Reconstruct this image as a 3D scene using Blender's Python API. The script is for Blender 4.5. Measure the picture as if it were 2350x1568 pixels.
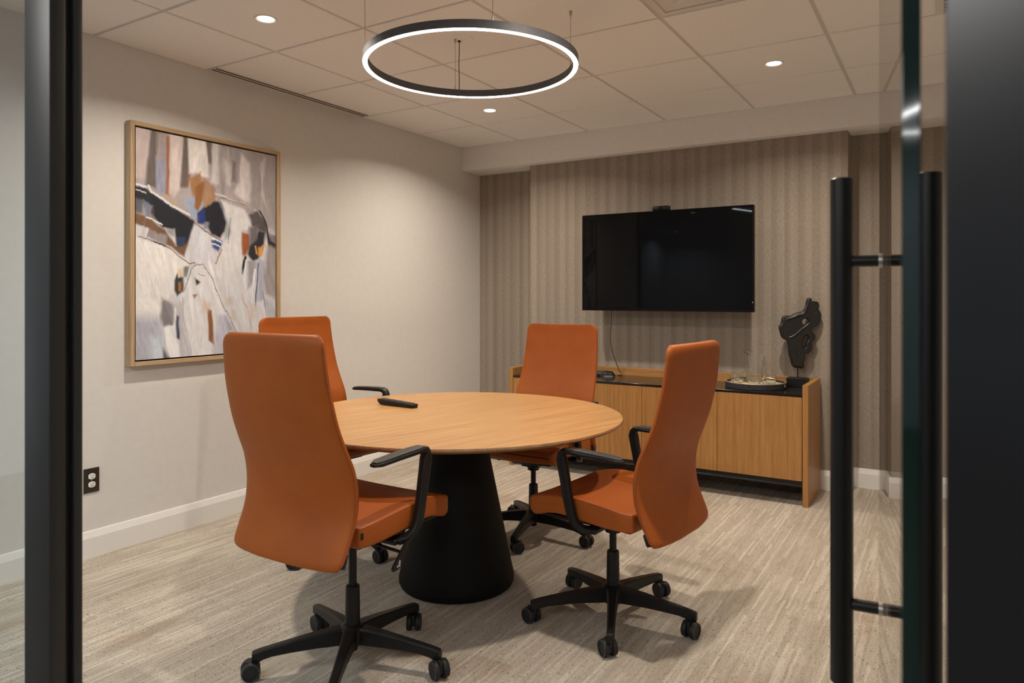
import bpy, bmesh, math, random
import numpy as np
from mathutils import Vector, Matrix

for o in list(bpy.data.objects):
    bpy.data.objects.remove(o)
sc = bpy.context.scene
COL = sc.collection
R = math.radians
random.seed(7)

# ------------------------------------------------------------------ camera, world, exposure
CAM = (3.4985, 0.0, 1.244)
cd = bpy.data.cameras.new('camera')
cam = bpy.data.objects.new('camera', cd)
COL.objects.link(cam)
cam.location = CAM
cam.rotation_euler = (R(90), 0, R(31.64))
cd.sensor_width = 36
cd.lens = 36 * 1632 / 2350
cd.shift_y = -102.9 / 2350
cd.clip_start = 0.05
cd.dof.use_dof = True
cd.dof.focus_distance = 3.0
cd.dof.aperture_fstop = 4.6
sc.camera = cam

w = bpy.data.worlds.new('world')
sc.world = w
w.use_nodes = True
w.node_tree.nodes['Background'].inputs[0].default_value = (0.9, 0.93, 1.0, 1)
w.node_tree.nodes['Background'].inputs[1].default_value = 0.02
sc.view_settings.view_transform = 'Standard'
sc.view_settings.look = 'None'
sc.view_settings.gamma = 1
sc.view_settings.use_curve_mapping = False
sc.view_settings.exposure = 0.55
sc.cycles.max_bounces = 14
sc.cycles.diffuse_bounces = 9

WARM = (1.0, 0.875, 0.735)
NEUTRAL = (0.88, 0.96, 1.0)
SPOT_W = 12.1          # each recessed downlight
RING_E = 6.5          # emission strength of the ring's diffuser
FILL_E = 16.0         # added fill panels behind the camera

# ------------------------------------------------------------------ node helpers
def newmat(name):
    m = bpy.data.materials.new(name)
    m.use_nodes = True
    nt = m.node_tree
    return m, nt, nt.nodes['Principled BSDF']

def nd(nt, kind, **kw):
    n = nt.nodes.new(kind)
    for k, v in kw.items():
        setattr(n, k, v)
    return n

def mth(nt, op, a, b=None, c=None):
    n = nt.nodes.new('ShaderNodeMath')
    n.operation = op
    for i, v in enumerate((a, b, c)):
        if v is None:
            continue
        if isinstance(v, (int, float)):
            n.inputs[i].default_value = v
        else:
            nt.links.new(v, n.inputs[i])
    return n.outputs[0]

def mixc(nt, fac, a, b, blend='MIX'):
    n = nt.nodes.new('ShaderNodeMix')
    n.data_type = 'RGBA'
    n.blend_type = blend
    for s, v in ((n.inputs[0], fac), (n.inputs[6], a), (n.inputs[7], b)):
        if isinstance(v, (int, float)):
            s.default_value = v
        elif isinstance(v, tuple):
            s.default_value = (*v, 1)
        else:
            nt.links.new(v, s)
    return n.outputs[2]

def coords(nt, scale=(1, 1, 1), rot=(0, 0, 0), kind='Object'):
    tc = nt.nodes.new('ShaderNodeTexCoord')
    mp = nt.nodes.new('ShaderNodeMapping')
    mp.inputs['Scale'].default_value = scale
    mp.inputs['Rotation'].default_value = rot
    nt.links.new(tc.outputs[kind], mp.inputs[0])
    return mp.outputs[0]

def noise(nt, vec, scale=5, detail=3, rough=0.5):
    n = nt.nodes.new('ShaderNodeTexNoise')
    n.inputs['Scale'].default_value = scale
    n.inputs['Detail'].default_value = detail
    n.inputs['Roughness'].default_value = rough
    nt.links.new(vec, n.inputs['Vector'])
    return n.outputs['Fac']

def ramp(nt, fac, stops):
    n = nt.nodes.new('ShaderNodeValToRGB')
    e = n.color_ramp.elements
    e[0].position, e[0].color = stops[0][0], (*stops[0][1], 1)
    e[1].position, e[1].color = stops[-1][0], (*stops[-1][1], 1)
    for p, c in stops[1:-1]:
        x = e.new(p)
        x.color = (*c, 1)
    nt.links.new(fac, n.inputs[0])
    return n.outputs[0]

def bump(nt, b, h, strength=0.2, dist=0.01):
    n = nt.nodes.new('ShaderNodeBump')
    n.inputs['Strength'].default_value = strength
    n.inputs['Distance'].default_value = dist
    nt.links.new(h, n.inputs['Height'])
    nt.links.new(n.outputs[0], b.inputs['Normal'])

def simple(name, col, rough=0.5, metal=0.0, spec=0.5, var=0.06, scale=40, bmp=0.0):
    m, nt, b = newmat(name)
    v = coords(nt)
    f = noise(nt, v, scale, 3)
    lo = tuple(c * (1 - var) for c in col)
    hi = tuple(min(1, c * (1 + var)) for c in col)
    nt.links.new(ramp(nt, f, [(0.3, lo), (0.7, hi)]), b.inputs['Base Color'])
    b.inputs['Roughness'].default_value = rough
    b.inputs['Metallic'].default_value = metal
    b.inputs['Specular IOR Level'].default_value = spec
    if bmp:
        bump(nt, b, noise(nt, v, scale * 6, 2), bmp, 0.002)
    return m

def emitmat(name, col, strength):
    m, nt, b = newmat(name)
    b.inputs['Base Color'].default_value = (0.8, 0.8, 0.8, 1)
    b.inputs['Emission Color'].default_value = (*col, 1)
    b.inputs['Emission Strength'].default_value = strength
    return m

# ------------------------------------------------------------------ materials
M = {}
M['paint'] = simple('wall paint', (0.70, 0.68, 0.65), 0.75, spec=0.25, var=0.02, scale=25, bmp=0.05)
M['trim'] = simple('white trim paint', (0.80, 0.785, 0.76), 0.4, var=0.01)
M['tile'] = simple('ceiling tile', (0.885, 0.875, 0.86), 0.9, spec=0.1, var=0.03, scale=90, bmp=0.15)
M['grid'] = simple('ceiling grid metal', (0.68, 0.65, 0.62), 0.55, var=0.02)
M['soffit'] = simple('soffit paint', (0.78, 0.76, 0.735), 0.8, spec=0.2, var=0.02)
M['vent'] = simple('vent paint', (0.74, 0.71, 0.68), 0.5, var=0.02)
M['void'] = simple('duct void', (0.06, 0.045, 0.035), 0.9)
M['black'] = simple('black plastic', (0.008, 0.0075, 0.0075), 0.42, spec=0.3, var=0.15, scale=60, bmp=0.1)
M['pad'] = simple('arm pad rubber', (0.024, 0.023, 0.022), 0.5, var=0.1, bmp=0.15)
M['wheel'] = simple('caster tread', (0.016, 0.0155, 0.0165), 0.5, spec=0.3, var=0.1)
M['rim'] = simple('caster rim grey', (0.045, 0.044, 0.046), 0.45, spec=0.3, var=0.1)
M['tvblack'] = simple('television plastic', (0.0035, 0.0035, 0.0038), 0.4, spec=0.12, var=0.1)
M['blackmetal'] = simple('matt black metal', (0.007, 0.007, 0.007), 0.38, spec=0.35, var=0.1, scale=80)
M['frame'] = simple('charcoal aluminium', (0.014, 0.0135, 0.0125), 0.45, metal=0.0, var=0.08, scale=200)
M['jamb'] = simple('charcoal jamb panel', (0.005, 0.005, 0.006), 0.28, var=0.08, scale=200)
M['pedestal'] = simple('black textured pedestal', (0.004, 0.0037, 0.0034), 0.65, spec=0.2, var=0.2, scale=120, bmp=0.2)
M['lampbody'] = simple('lamp body charcoal', (0.085, 0.085, 0.095), 0.55, var=0.1)
M['steel'] = simple('steel', (0.55, 0.53, 0.5), 0.35, metal=1.0, var=0.05)
M['wire'] = simple('suspension wire', (0.25, 0.23, 0.21), 0.4, metal=0.6)
M['cable'] = simple('black cable', (0.012, 0.011, 0.011), 0.5)
M['white'] = simple('white plastic', (0.78, 0.77, 0.74), 0.4, var=0.02)
M['plate'] = simple('bronze outlet plate', (0.06, 0.048, 0.035), 0.35, metal=0.6, var=0.1)
M['slot'] = simple('outlet slot', (0.02, 0.018, 0.015), 0.6)
M['stone'] = simple('black carved stone', (0.009, 0.008, 0.0075), 0.34, var=0.3, scale=30, bmp=0.2)
M['glasstop'] = simple('black back painted glass', (0.012, 0.0105, 0.0095), 0.16, var=0.1)
M['officewall'] = simple('office wall paint', (0.62, 0.68, 0.74), 0.8, var=0.02)
M['officefloor'] = simple('office carpet', (0.10, 0.098, 0.096), 0.95, spec=0.1, var=0.25, scale=120, bmp=0.2)
M['officeceil'] = simple('office ceiling', (0.75, 0.75, 0.75), 0.9, var=0.02)
M['icon'] = simple('icon print', (0.75, 0.75, 0.75), 0.5)
M['key'] = simple('remote key', (0.045, 0.044, 0.045), 0.5, var=0.2)
M['keycap'] = simple('keyboard key', (0.05, 0.05, 0.048), 0.45, var=0.2)
M['canvasedge'] = simple('canvas edge', (0.02, 0.018, 0.016), 0.8)
M['silver'] = simple('silver plastic', (0.5, 0.48, 0.46), 0.3, metal=0.4)
M['gold'] = simple('gold rim', (0.75, 0.60, 0.33), 0.35, metal=0.7)
M['trayrim'] = simple('dark mottled tray', (0.03, 0.028, 0.034), 0.45, var=1.6, scale=190)
M['traytop'] = simple('pale tray inlay', (0.62, 0.53, 0.38), 0.45, var=0.15, scale=60)

# orange leather
m, nt, b = newmat('orange leather')
v = coords(nt)
g = noise(nt, v, 420, 2)
f = noise(nt, v, 9, 3)
nt.links.new(mixc(nt, 0.35, ramp(nt, f, [(0.3, (0.31, 0.072, 0.0095)), (0.7, (0.37, 0.092, 0.013))]),
                  ramp(nt, g, [(0.3, (0.27, 0.062, 0.008)), (0.7, (0.415, 0.109, 0.017))])), b.inputs['Base Color'])
b.inputs['Roughness'].default_value = 0.5
b.inputs['Specular IOR Level'].default_value = 0.24
bump(nt, b, g, 0.12, 0.001)
M['leather'] = m
M['seam'] = simple('leather seam', (0.30, 0.068, 0.014), 0.5)

# oak: grain along local Y of the object (mapping rotates it)
def oak(name, axis, ca, cb, cc, rough=0.42, turn=0.0):
    m, nt, b = newmat(name)
    r0 = coords(nt, (1, 1, 1), (0, 0, turn))
    def stretched(across, along):
        mp = nt.nodes.new('ShaderNodeMapping')
        mp.inputs['Scale'].default_value = tuple(along if i == axis else across for i in range(3))
        nt.links.new(r0, mp.inputs[0])
        return mp.outputs[0]
    v = stretched(52, 1.5)
    v2 = stretched(240, 7)
    big = noise(nt, v, 1.0, 4, 0.55)
    fine = noise(nt, v2, 1.0, 3, 0.6)
    c1 = ramp(nt, big, [(0.30, ca), (0.5, cb), (0.68, cc)])
    c2 = ramp(nt, fine, [(0.35, (0.80, 0.78, 0.74)), (0.6, (1, 1, 1))])
    nt.links.new(mixc(nt, 1.0, c1, c2, 'MULTIPLY'), b.inputs['Base Color'])
    b.inputs['Roughness'].default_value = rough
    bump(nt, b, fine, 0.05, 0.001)
    return m
OA, OB, OC = (0.43, 0.22, 0.078), (0.51, 0.275, 0.104), (0.57, 0.325, 0.13)
M['oaktable'] = oak('oak table veneer', 1, OA, OB, OC, 0.36, R(15))
SA, SB_, SC = (0.35, 0.165, 0.045), (0.42, 0.205, 0.060), (0.47, 0.24, 0.075)
M['oakv'] = oak('oak vertical grain', 2, SA, SB_, SC)
M['oakh'] = oak('oak horizontal grain', 0, SA, SB_, SC)
M['oakedge'] = oak('oak table edge', 1, (0.24, 0.125, 0.055), (0.30, 0.16, 0.07), (0.34, 0.19, 0.085), 0.5)
FA, FB, FC = (0.40, 0.27, 0.15), (0.50, 0.35, 0.20), (0.56, 0.41, 0.25)
M['framewood'] = oak('pale frame wood vertical', 2, FA, FB, FC, 0.5)
M['framewoodh'] = oak('pale frame wood horizontal', 1, FA, FB, FC, 0.5)

# carpet: linear flecks along the long axis of the room, planks with a shift between them
m, nt, b = newmat('linear carpet')
tc = nd(nt, 'ShaderNodeTexCoord')
sep = nd(nt, 'ShaderNodeSeparateXYZ')
nt.links.new(tc.outputs['Object'], sep.inputs[0])
X, Y = sep.outputs[0], sep.outputs[1]
col_i = mth(nt, 'FLOOR', mth(nt, 'DIVIDE', X, 0.25))
row_i = mth(nt, 'FLOOR', mth(nt, 'ADD', Y, mth(nt, 'MULTIPLY', col_i, 0.37)))
wn = nd(nt, 'ShaderNodeTexWhiteNoise', noise_dimensions='2D')
cmb = nd(nt, 'ShaderNodeCombineXYZ')
nt.links.new(col_i, cmb.inputs[0]); nt.links.new(row_i, cmb.inputs[1])
nt.links.new(cmb.outputs[0], wn.inputs['Vector'])
off = mth(nt, 'MULTIPLY', wn.outputs['Value'], 37.0)
def cvec(sx, sy):
    c = nd(nt, 'ShaderNodeCombineXYZ')
    nt.links.new(mth(nt, 'MULTIPLY', X, sx), c.inputs[0])
    nt.links.new(mth(nt, 'MULTIPLY', Y, sy), c.inputs[1])
    nt.links.new(off, c.inputs[2])
    return c.outputs[0]
def wnoise(a, b_=None):
    w_ = nd(nt, 'ShaderNodeTexWhiteNoise', noise_dimensions='2D')
    c = nd(nt, 'ShaderNodeCombineXYZ')
    nt.links.new(a, c.inputs[0])
    if b_ is not None:
        nt.links.new(b_, c.inputs[1])
    nt.links.new(c.outputs[0], w_.inputs['Vector'])
    return w_.outputs['Value']
# tufted lines: each is a run of one yarn tone that starts and stops along the row
wob = mth(nt, 'MULTIPLY', mth(nt, 'SUBTRACT', noise(nt, cvec(30, 14), 1.0, 2), 0.5), 0.012)
li = mth(nt, 'FLOOR', mth(nt, 'MULTIPLY', mth(nt, 'ADD', X, wob), 96))
rn = mth(nt, 'FLOOR', mth(nt, 'ADD', mth(nt, 'MULTIPLY', Y, 3.1), mth(nt, 'MULTIPLY', wnoise(li), 19.0)))
cell = wnoise(li, rn)
streak = noise(nt, cvec(120, 9.0), 1.0, 4, 0.68)
streak2 = noise(nt, cvec(9, 2.2), 1.0, 2, 0.5)
patch = noise(nt, cvec(5, 1.8), 1.0, 2, 0.5)
speck = noise(nt, cvec(150, 85), 1.0, 2, 0.6)
pile = noise(nt, cvec(300, 260), 1.0, 3, 0.7)
base = ramp(nt, cell, [(0.0, (0.40, 0.342, 0.277)), (0.35, (0.465, 0.405, 0.334)), (0.68, (0.505, 0.445, 0.37)), (0.80, (0.58, 0.52, 0.437)), (0.97, (0.70, 0.64, 0.55))])
base = mixc(nt, 0.32, base, ramp(nt, streak, [(0.30, (0.33, 0.28, 0.225)), (0.5, (0.50, 0.44, 0.365)), (0.68, (0.68, 0.62, 0.53))]))
base = mixc(nt, 0.22, base, ramp(nt, streak2, [(0.35, (0.40, 0.345, 0.28)), (0.65, (0.62, 0.56, 0.475))]))
base = mixc(nt, mth(nt, 'MULTIPLY', ramp(nt, patch, [(0.60, (0, 0, 0)), (0.72, (1, 1, 1))]), 0.30), base, (0.36, 0.22, 0.12))
base = mixc(nt, mth(nt, 'MULTIPLY', ramp(nt, speck, [(0.635, (0, 0, 0)), (0.70, (1, 1, 1))]), 0.75), base, (0.09, 0.075, 0.06))
base = mixc(nt, 1.0, base, ramp(nt, pile, [(0.3, (0.62, 0.61, 0.60)), (0.68, (1.18, 1.18, 1.18))]), 'MULTIPLY')
nt.links.new(base, b.inputs['Base Color'])
b.inputs['Roughness'].default_value = 0.95
b.inputs['Specular IOR Level'].default_value = 0.08
bump(nt, b, mth(nt, 'ADD', pile, streak), 0.5, 0.004)
M['carpet'] = m

# woven wallpaper with soft vertical stripes
m, nt, b = newmat('woven striped wallpaper')
tc = nd(nt, 'ShaderNodeTexCoord')
sep = nd(nt, 'ShaderNodeSeparateXYZ')
nt.links.new(tc.outputs['Object'], sep.inputs[0])
sx = mth(nt, 'ADD', sep.outputs[0], sep.outputs[1])
def wvec(a, bz):
    c = nd(nt, 'ShaderNodeCombineXYZ')
    nt.links.new(mth(nt, 'MULTIPLY', sx, a), c.inputs[0])
    nt.links.new(mth(nt, 'MULTIPLY', sep.outputs[2], bz), c.inputs[1])
    return c.outputs[0]
jig = mth(nt, 'MULTIPLY', mth(nt, 'SUBTRACT', noise(nt, wvec(6, 0.0), 1.0, 2), 0.5), 0.05)
ph = mth(nt, 'FRACT', mth(nt, 'DIVIDE', mth(nt, 'ADD', mth(nt, 'ADD', sx, jig), 20.0), 0.086))
tone = noise(nt, wvec(11, 0.0), 1.0, 2, 0.6)
warp = noise(nt, wvec(300, 45), 1.0, 2)
weft = noise(nt, wvec(55, 320), 1.0, 2)
cw = ramp(nt, ph, [(0.0, (0.362, 0.313, 0.261)), (0.05, (0.318, 0.270, 0.222)), (0.45, (0.331, 0.283, 0.234)), (0.50, (0.365, 0.315, 0.263)), (0.97, (0.376, 0.326, 0.273))])
cw = mixc(nt, 1.0, cw, ramp(nt, tone, [(0.3, (0.86, 0.86, 0.86)), (0.7, (1.08, 1.08, 1.08))]), 'MULTIPLY')
cw = mixc(nt, 1.0, cw, ramp(nt, warp, [(0.3, (0.84, 0.83, 0.82)), (0.65, (1.07, 1.07, 1.07))]), 'MULTIPLY')
cw = mixc(nt, 1.0, cw, ramp(nt, weft, [(0.3, (0.82, 0.81, 0.80)), (0.65, (1.06, 1.06, 1.06))]), 'MULTIPLY')
nt.links.new(cw, b.inputs['Base Color'])
b.inputs['Roughness'].default_value = 0.9
b.inputs['Specular IOR Level'].default_value = 0.1
bump(nt, b, mth(nt, 'ADD', warp, weft), 0.25, 0.002)
M['wallpaper'] = m

# glass kinds
def glassmat(name, col, rough=0.0, ior=1.5):
    m, nt, b = newmat(name)
    b.inputs['Base Color'].default_value = (*col, 1)
    b.inputs['Transmission Weight'].default_value = 1.0
    b.inputs['Roughness'].default_value = rough
    b.inputs['IOR'].default_value = ior
    return m
M['glass'] = glassmat('clear glass', (0.96, 0.985, 0.97))
m, nt, b = newmat('sheet glass')
# flat sheet glass: light goes straight through, the entry face mirrors by Fresnel
nt.nodes.remove(b)
fr = nd(nt, 'ShaderNodeFresnel'); fr.inputs['IOR'].default_value = 1.62
ge_ = nd(nt, 'ShaderNodeNewGeometry')
tr = nd(nt, 'ShaderNodeBsdfTransparent'); tr.inputs[0].default_value = (0.988, 0.996, 0.992, 1)
gl = nd(nt, 'ShaderNodeBsdfGlossy'); gl.inputs['Roughness'].default_value = 0.0
mx_ = nd(nt, 'ShaderNodeMixShader')
nt.links.new(mth(nt, 'MULTIPLY', fr.outputs[0], mth(nt, 'SUBTRACT', 1.0, ge_.outputs['Backfacing'])), mx_.inputs[0])
nt.links.new(tr.outputs[0], mx_.inputs[1]); nt.links.new(gl.outputs[0], mx_.inputs[2])
nt.links.new(mx_.outputs[0], nt.nodes['Material Output'].inputs['Surface'])
M['pane'] = m
m = m.copy(); m.name = 'sidelight glass'
for n_ in m.node_tree.nodes:
    if n_.type == 'BSDF_TRANSPARENT':
        n_.inputs[0].default_value = (0.90, 0.945, 0.965, 1)
M['sidepane'] = m
m, nt, b = newmat('green glass edge')
b.inputs['Base Color'].default_value = (0.006, 0.022, 0.017, 1)
b.inputs['Roughness'].default_value = 0.05
b.inputs['Specular IOR Level'].default_value = 0.5
nt.links.new(ramp(nt, noise(nt, coords(nt, (1, 1, 2)), 2, 2), [(0.3, (0.003, 0.010, 0.009)), (0.7, (0.005, 0.019, 0.014))]), b.inputs['Base Color'])
M['glassedge'] = m
m, nt, b = newmat('glossy screen')
b.inputs['Base Color'].default_value = (0.004, 0.004, 0.0045, 1)
b.inputs['Roughness'].default_value = 0.02
b.inputs['Specular IOR Level'].default_value = 0.11
nt.links.new(ramp(nt, noise(nt, coords(nt), 3, 2), [(0.3, (0.004, 0.004, 0.0045)), (0.7, (0.0052, 0.005, 0.0055))]), b.inputs['Base Color'])
M['screen'] = m
M['ringlight'] = emitmat('ring diffuser light', (1.0, 0.90, 0.80), RING_E)
M['lens'] = emitmat('downlight lens', (1.0, 0.92, 0.80), 9.0)
M['panel'] = emitmat('added fill panel light', (1.0, 0.97, 0.93), FILL_E)
M['linear'] = emitmat('office linear light', (1.0, 1.0, 1.0), 42.0)
M['led'] = emitmat('standby led', (1.0, 0.05, 0.05), 1.2)

# ------------------------------------------------------------------ mesh helpers
class MB:
    def __init__(s):
        s.v, s.f = [], []
    def add(s, vs, fs):
        o = len(s.v)
        s.v += [tuple(p) for p in vs]
        s.f += [tuple(i + o for i in q) for q in fs]
        return s
    def box(s, x0, x1, y0, y1, z0, z1):
        return s.add([(x0, y0, z0), (x1, y0, z0), (x1, y1, z0), (x0, y1, z0), (x0, y0, z1), (x1, y0, z1), (x1, y1, z1), (x0, y1, z1)],
                     [(0, 3, 2, 1), (4, 5, 6, 7), (0, 1, 5, 4), (1, 2, 6, 5), (2, 3, 7, 6), (3, 0, 4, 7)])
    def rbox(s, x0, x1, y0, y1, z0, z1, r=0.004, seg=2):
        bm = bmesh.new()
        q = MB().box(x0, x1, y0, y1, z0, z1)
        vs = [bm.verts.new(p) for p in q.v]
        for f in q.f:
            bm.faces.new([vs[i] for i in f])
        bmesh.ops.bevel(bm, geom=list(bm.edges), offset=r, segments=seg, profile=0.5, affect='EDGES')
        bm.verts.index_update()
        s.add([v.co[:] for v in bm.verts], [[v.index for v in f.verts] for f in bm.faces])
        bm.free()
        return s
    def loft(s, rings, cap=True):
        n = len(rings[0])
        vs = [p for r_ in rings for p in r_]
        fs = []
        for k in range(len(rings) - 1):
            for i in range(n):
                j = (i + 1) % n
                fs.append((k * n + i, k * n + j, (k + 1) * n + j, (k + 1) * n + i))
        if cap:
            fs.append(tuple(reversed(range(n))))
            fs.append(tuple((len(rings) - 1) * n + i for i in range(n)))
        return s.add(vs, fs)
    def lathe(s, prof, c=(0, 0, 0), n=32, cap=True):
        rings = [[(c[0] + r_ * math.cos(2 * math.pi * i / n), c[1] + r_ * math.sin(2 * math.pi * i / n), c[2] + z) for i in range(n)] for r_, z in prof]
        return s.loft(rings, cap)
    def lathering(s, prof, c=(0, 0, 0), n=96):
        """closed cross section swept around the vertical axis"""
        m_ = len(prof)
        vs, fs = [], []
        for i in range(n):
            a = 2 * math.pi * i / n
            for r_, z in prof:
                vs.append((c[0] + r_ * math.cos(a), c[1] + r_ * math.sin(a), c[2] + z))
        for i in range(n):
            j = (i + 1) % n
            for k in range(m_):
                l = (k + 1) % m_
                fs.append((i * m_ + k, j * m_ + k, j * m_ + l, i * m_ + l))
        return s.add(vs, fs)
    def tube(s, pts, r, n=8, cap=True):
        pts = [Vector(p) for p in pts]
        rings = []
        up = None
        for i, p in enumerate(pts):
            t = (pts[min(i + 1, len(pts) - 1)] - pts[max(i - 1, 0)]).normalized()
            if up is None:
                up = t.orthogonal().normalized()
            up = (up - t * up.dot(t))
            up = up.normalized() if up.length > 1e-6 else t.orthogonal().normalized()
            q = t.cross(up)
            rr = r[i] if isinstance(r, (list, tuple)) else r
            rings.append([tuple(p + up * rr * math.cos(2 * math.pi * k / n) + q * rr * math.sin(2 * math.pi * k / n)) for k in range(n)])
        return s.loft(rings, cap)
    def xf(s, mat):
        s.v = [tuple(mat @ Vector(p)) for p in s.v]
        return s
    def merge(s, o):
        return s.add(o.v, o.f)
    def mesh(s, name, smooth=True, angle=38):
        me = bpy.data.meshes.new(name)
        me.from_pydata(s.v, [], s.f)
        bm = bmesh.new(); bm.from_mesh(me)
        bmesh.ops.recalc_face_normals(bm, faces=bm.faces)
        bm.to_mesh(me); bm.free()
        if smooth:
            me.polygons.foreach_set('use_smooth', [True] * len(me.polygons))
            me.set_sharp_from_angle(angle=R(angle))
        me.update()
        return me

def put(name, me, mat, parent=None, loc=(0, 0, 0), rot=(0, 0, 0)):
    if isinstance(me, MB):
        me = me.mesh(name)
    if mat is not None and not me.materials:
        me.materials.append(M[mat] if isinstance(mat, str) else mat)
    o = bpy.data.objects.new(name, me)
    COL.objects.link(o)
    o.parent = parent
    o.location = loc
    o.rotation_euler = rot
    return o

def thing(name, label, cat, loc=(0, 0, 0), rotz=0, group=None):
    o = bpy.data.objects.new(name, None)
    COL.objects.link(o)
    o.empty_display_size = 0.1
    o.location = loc
    o.rotation_euler = (0, 0, rotz)
    return tag(o, label, cat, group)

def tag(o, label, cat, group=None):
    o['label'] = label
    o['category'] = cat
    if group:
        o['group'] = group
    return o

def struct(name, mb, mat, label=None, parent=None, loc=(0, 0, 0)):
    o = put(name, mb, mat, parent, loc)
    if parent is None:
        o['kind'] = 'structure'
        if label:
            o['label'] = label
    return o

def quad(a, b, c, d):
    return MB().add([a, b, c, d], [(0, 1, 2, 3)])

# ------------------------------------------------------------------ the setting
H = 2.497
YF = 0.606          # corridor face of the glazed front
YS = 4.874          # soffit face
YB = 4.958          # face of the projecting back panel
YR = 5.145          # recessed back wall
BX0, BX1 = 0.615, 2.945
XR = 4.25
SZ = 2.300

floor = struct('floor', MB().box(-0.2, 4.4, 0.606, 5.5, -0.1, 0.0), 'carpet', 'beige linear carpet floor')
struct('floor_office', MB().box(-2.25, 6.5, -6.6, 0.606, -0.1, 0.0), 'officefloor')
struct('wall_left', MB().box(-0.15, 0.0, 0.66, 5.5, 0, 2.7), 'paint', 'plain off-white left wall')
struct('wall_right', MB().box(XR, XR + 0.15, 0.66, 5.5, 0, 2.7), 'paint')
wb = MB()
# back wall: one closed plan outline with the projecting middle panel
plan = [(0, YR), (BX0, YR), (BX0, YB), (BX1, YB), (BX1, YR), (XR, YR), (XR, 5.5), (0, 5.5)]
n = len(plan)
wb.add([(x, y, 0) for x, y in plan] + [(x, y, 2.7) for x, y in plan],
       [(i, (i + 1) % n, n + (i + 1) % n, n + i) for i in range(n)])
o = put('wall_back', wb.mesh('wall_back', smooth=False), 'wallpaper')
o['kind'] = 'structure'; o['label'] = 'back wall in striped woven wallpaper'
struct('trim_1', MB().rbox(0.0, XR, YS, YR + 0.1, SZ, 2.62, 0.003), 'soffit', 'plain dropped soffit along the top of the back wall')

# baseboards with a bevelled cap
def baseboard(name, segs):
    """segs: list of (p0, p1, inward normal)"""
    mb = MB()
    prof = [(0, 0), (0.016, 0), (0.016, 0.094), (0.012, 0.106), (0.006, 0.124), (0, 0.126)]
    for p0, p1, nn in segs:
        rings = [[(p[0] + nn[0] * a, p[1] + nn[1] * a, z) for a, z in prof] for p in (p0, p1)]
        mb.loft(rings)
    return struct(name, mb.mesh(name, smooth=False), 'trim')
baseboard('baseboard_left', [((0, 0.66), (0, YR), (1, 0))])
e = 0.016
baseboard('baseboard_back', [((0, YR), (BX0, YR), (0, -1)), ((BX0 - e, YB), (BX1 + e, YB), (0, -1)), ((BX1, YR - e), (BX1, YB), (1, 0)),
                             ((BX0, YB), (BX0, YR - e), (-1, 0)), ((BX1, YR), (XR, YR), (0, -1))])

# ceiling: slab, T bars, lay-in tiles
ceil = struct('ceiling', MB().box(-0.1, XR + 0.1, 0.6, 5.4, 2.53, 2.6), 'grid', 'suspended ceiling of square lay-in tiles')
T = 0.6096
xl = [0.559 + T * k for k in range(0, 7)]
yl = [1.852 + T * k for k in range(-2, 5)]
for x in xl:
    if x < XR:
        put('t_bar', MB().box(x - 0.012, x + 0.012, 0.66, YS, H + 0.006, 2.53), 'grid', ceil)
for y in yl:
    put('t_bar', MB().box(0, XR, y - 0.012, y + 0.012, H + 0.0065, 2.53), 'grid', ceil)
put('wall_angle', MB().box(0, 0.018, 0.66, YS, H + 0.005, 2.53), 'grid', ceil)
put('wall_angle', MB().box(0, XR, YS - 0.018, YS, H + 0.0055, 2.53), 'grid', ceil)
xe = [-0.012] + xl + [XR + 0.012]
ye = [0.64] + yl + [YS + 0.012]
tile_cache = {}
DIFF = None
for i in range(len(xe) - 1):
    for j in range(len(ye) - 1):
        x0, x1, y0, y1 = xe[i] + 0.009, xe[i + 1] - 0.009, ye[j] + 0.009, ye[j + 1] - 0.009
        x0, y1, x1 = max(x0, 0.003), min(y1, YS - 0.003), min(x1, XR - 0.003)
        if x1 - x0 < 0.05 or y1 - y0 < 0.05:
            continue
        if abs(xe[i] - xl[3]) < 0.01 and abs(ye[j] - yl[3]) < 0.01:
            DIFF = (x0, x1, y0, y1)          # this bay holds the air diffuser
            continue
        sx, sy = round(x1 - x0, 4), round(y1 - y0, 4)
        if (sx, sy) not in tile_cache:
            tile_cache[(sx, sy)] = MB().rbox(-sx / 2, sx / 2, -sy / 2, sy / 2, 0, 0.016, 0.002, 1).mesh('ceiling_tile')
        put('ceiling_tile', tile_cache[(sx, sy)], 'tile', ceil, ((x0 + x1) / 2, (y0 + y1) / 2, H))

# corridor / open office behind the camera
struct('wall_office_left', MB().box(-2.25, -2.1, -6.6, 0.6, 0, 2.75), 'officewall')
struct('wall_office_right', MB().box(6.35, 6.5, -6.6, 0.6, 0, 2.75), 'officewall')
struct('wall_office_back', MB().box(-5.2, 6.5, -6.6, -6.45, 0, 2.75), 'officewall')
struct('wall_front_left', MB().box(-2.25, -0.0, 0.606, 0.66, 0, 2.75), 'officewall')
struct('wall_front_right', MB().box(4.25, 6.5, 0.5, 0.66, 0, 2.75), 'officewall')
struct('ceiling_office', MB().box(-5.2, 6.5, -6.6, 0.5, 2.66, 2.75), 'officeceil')

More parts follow.
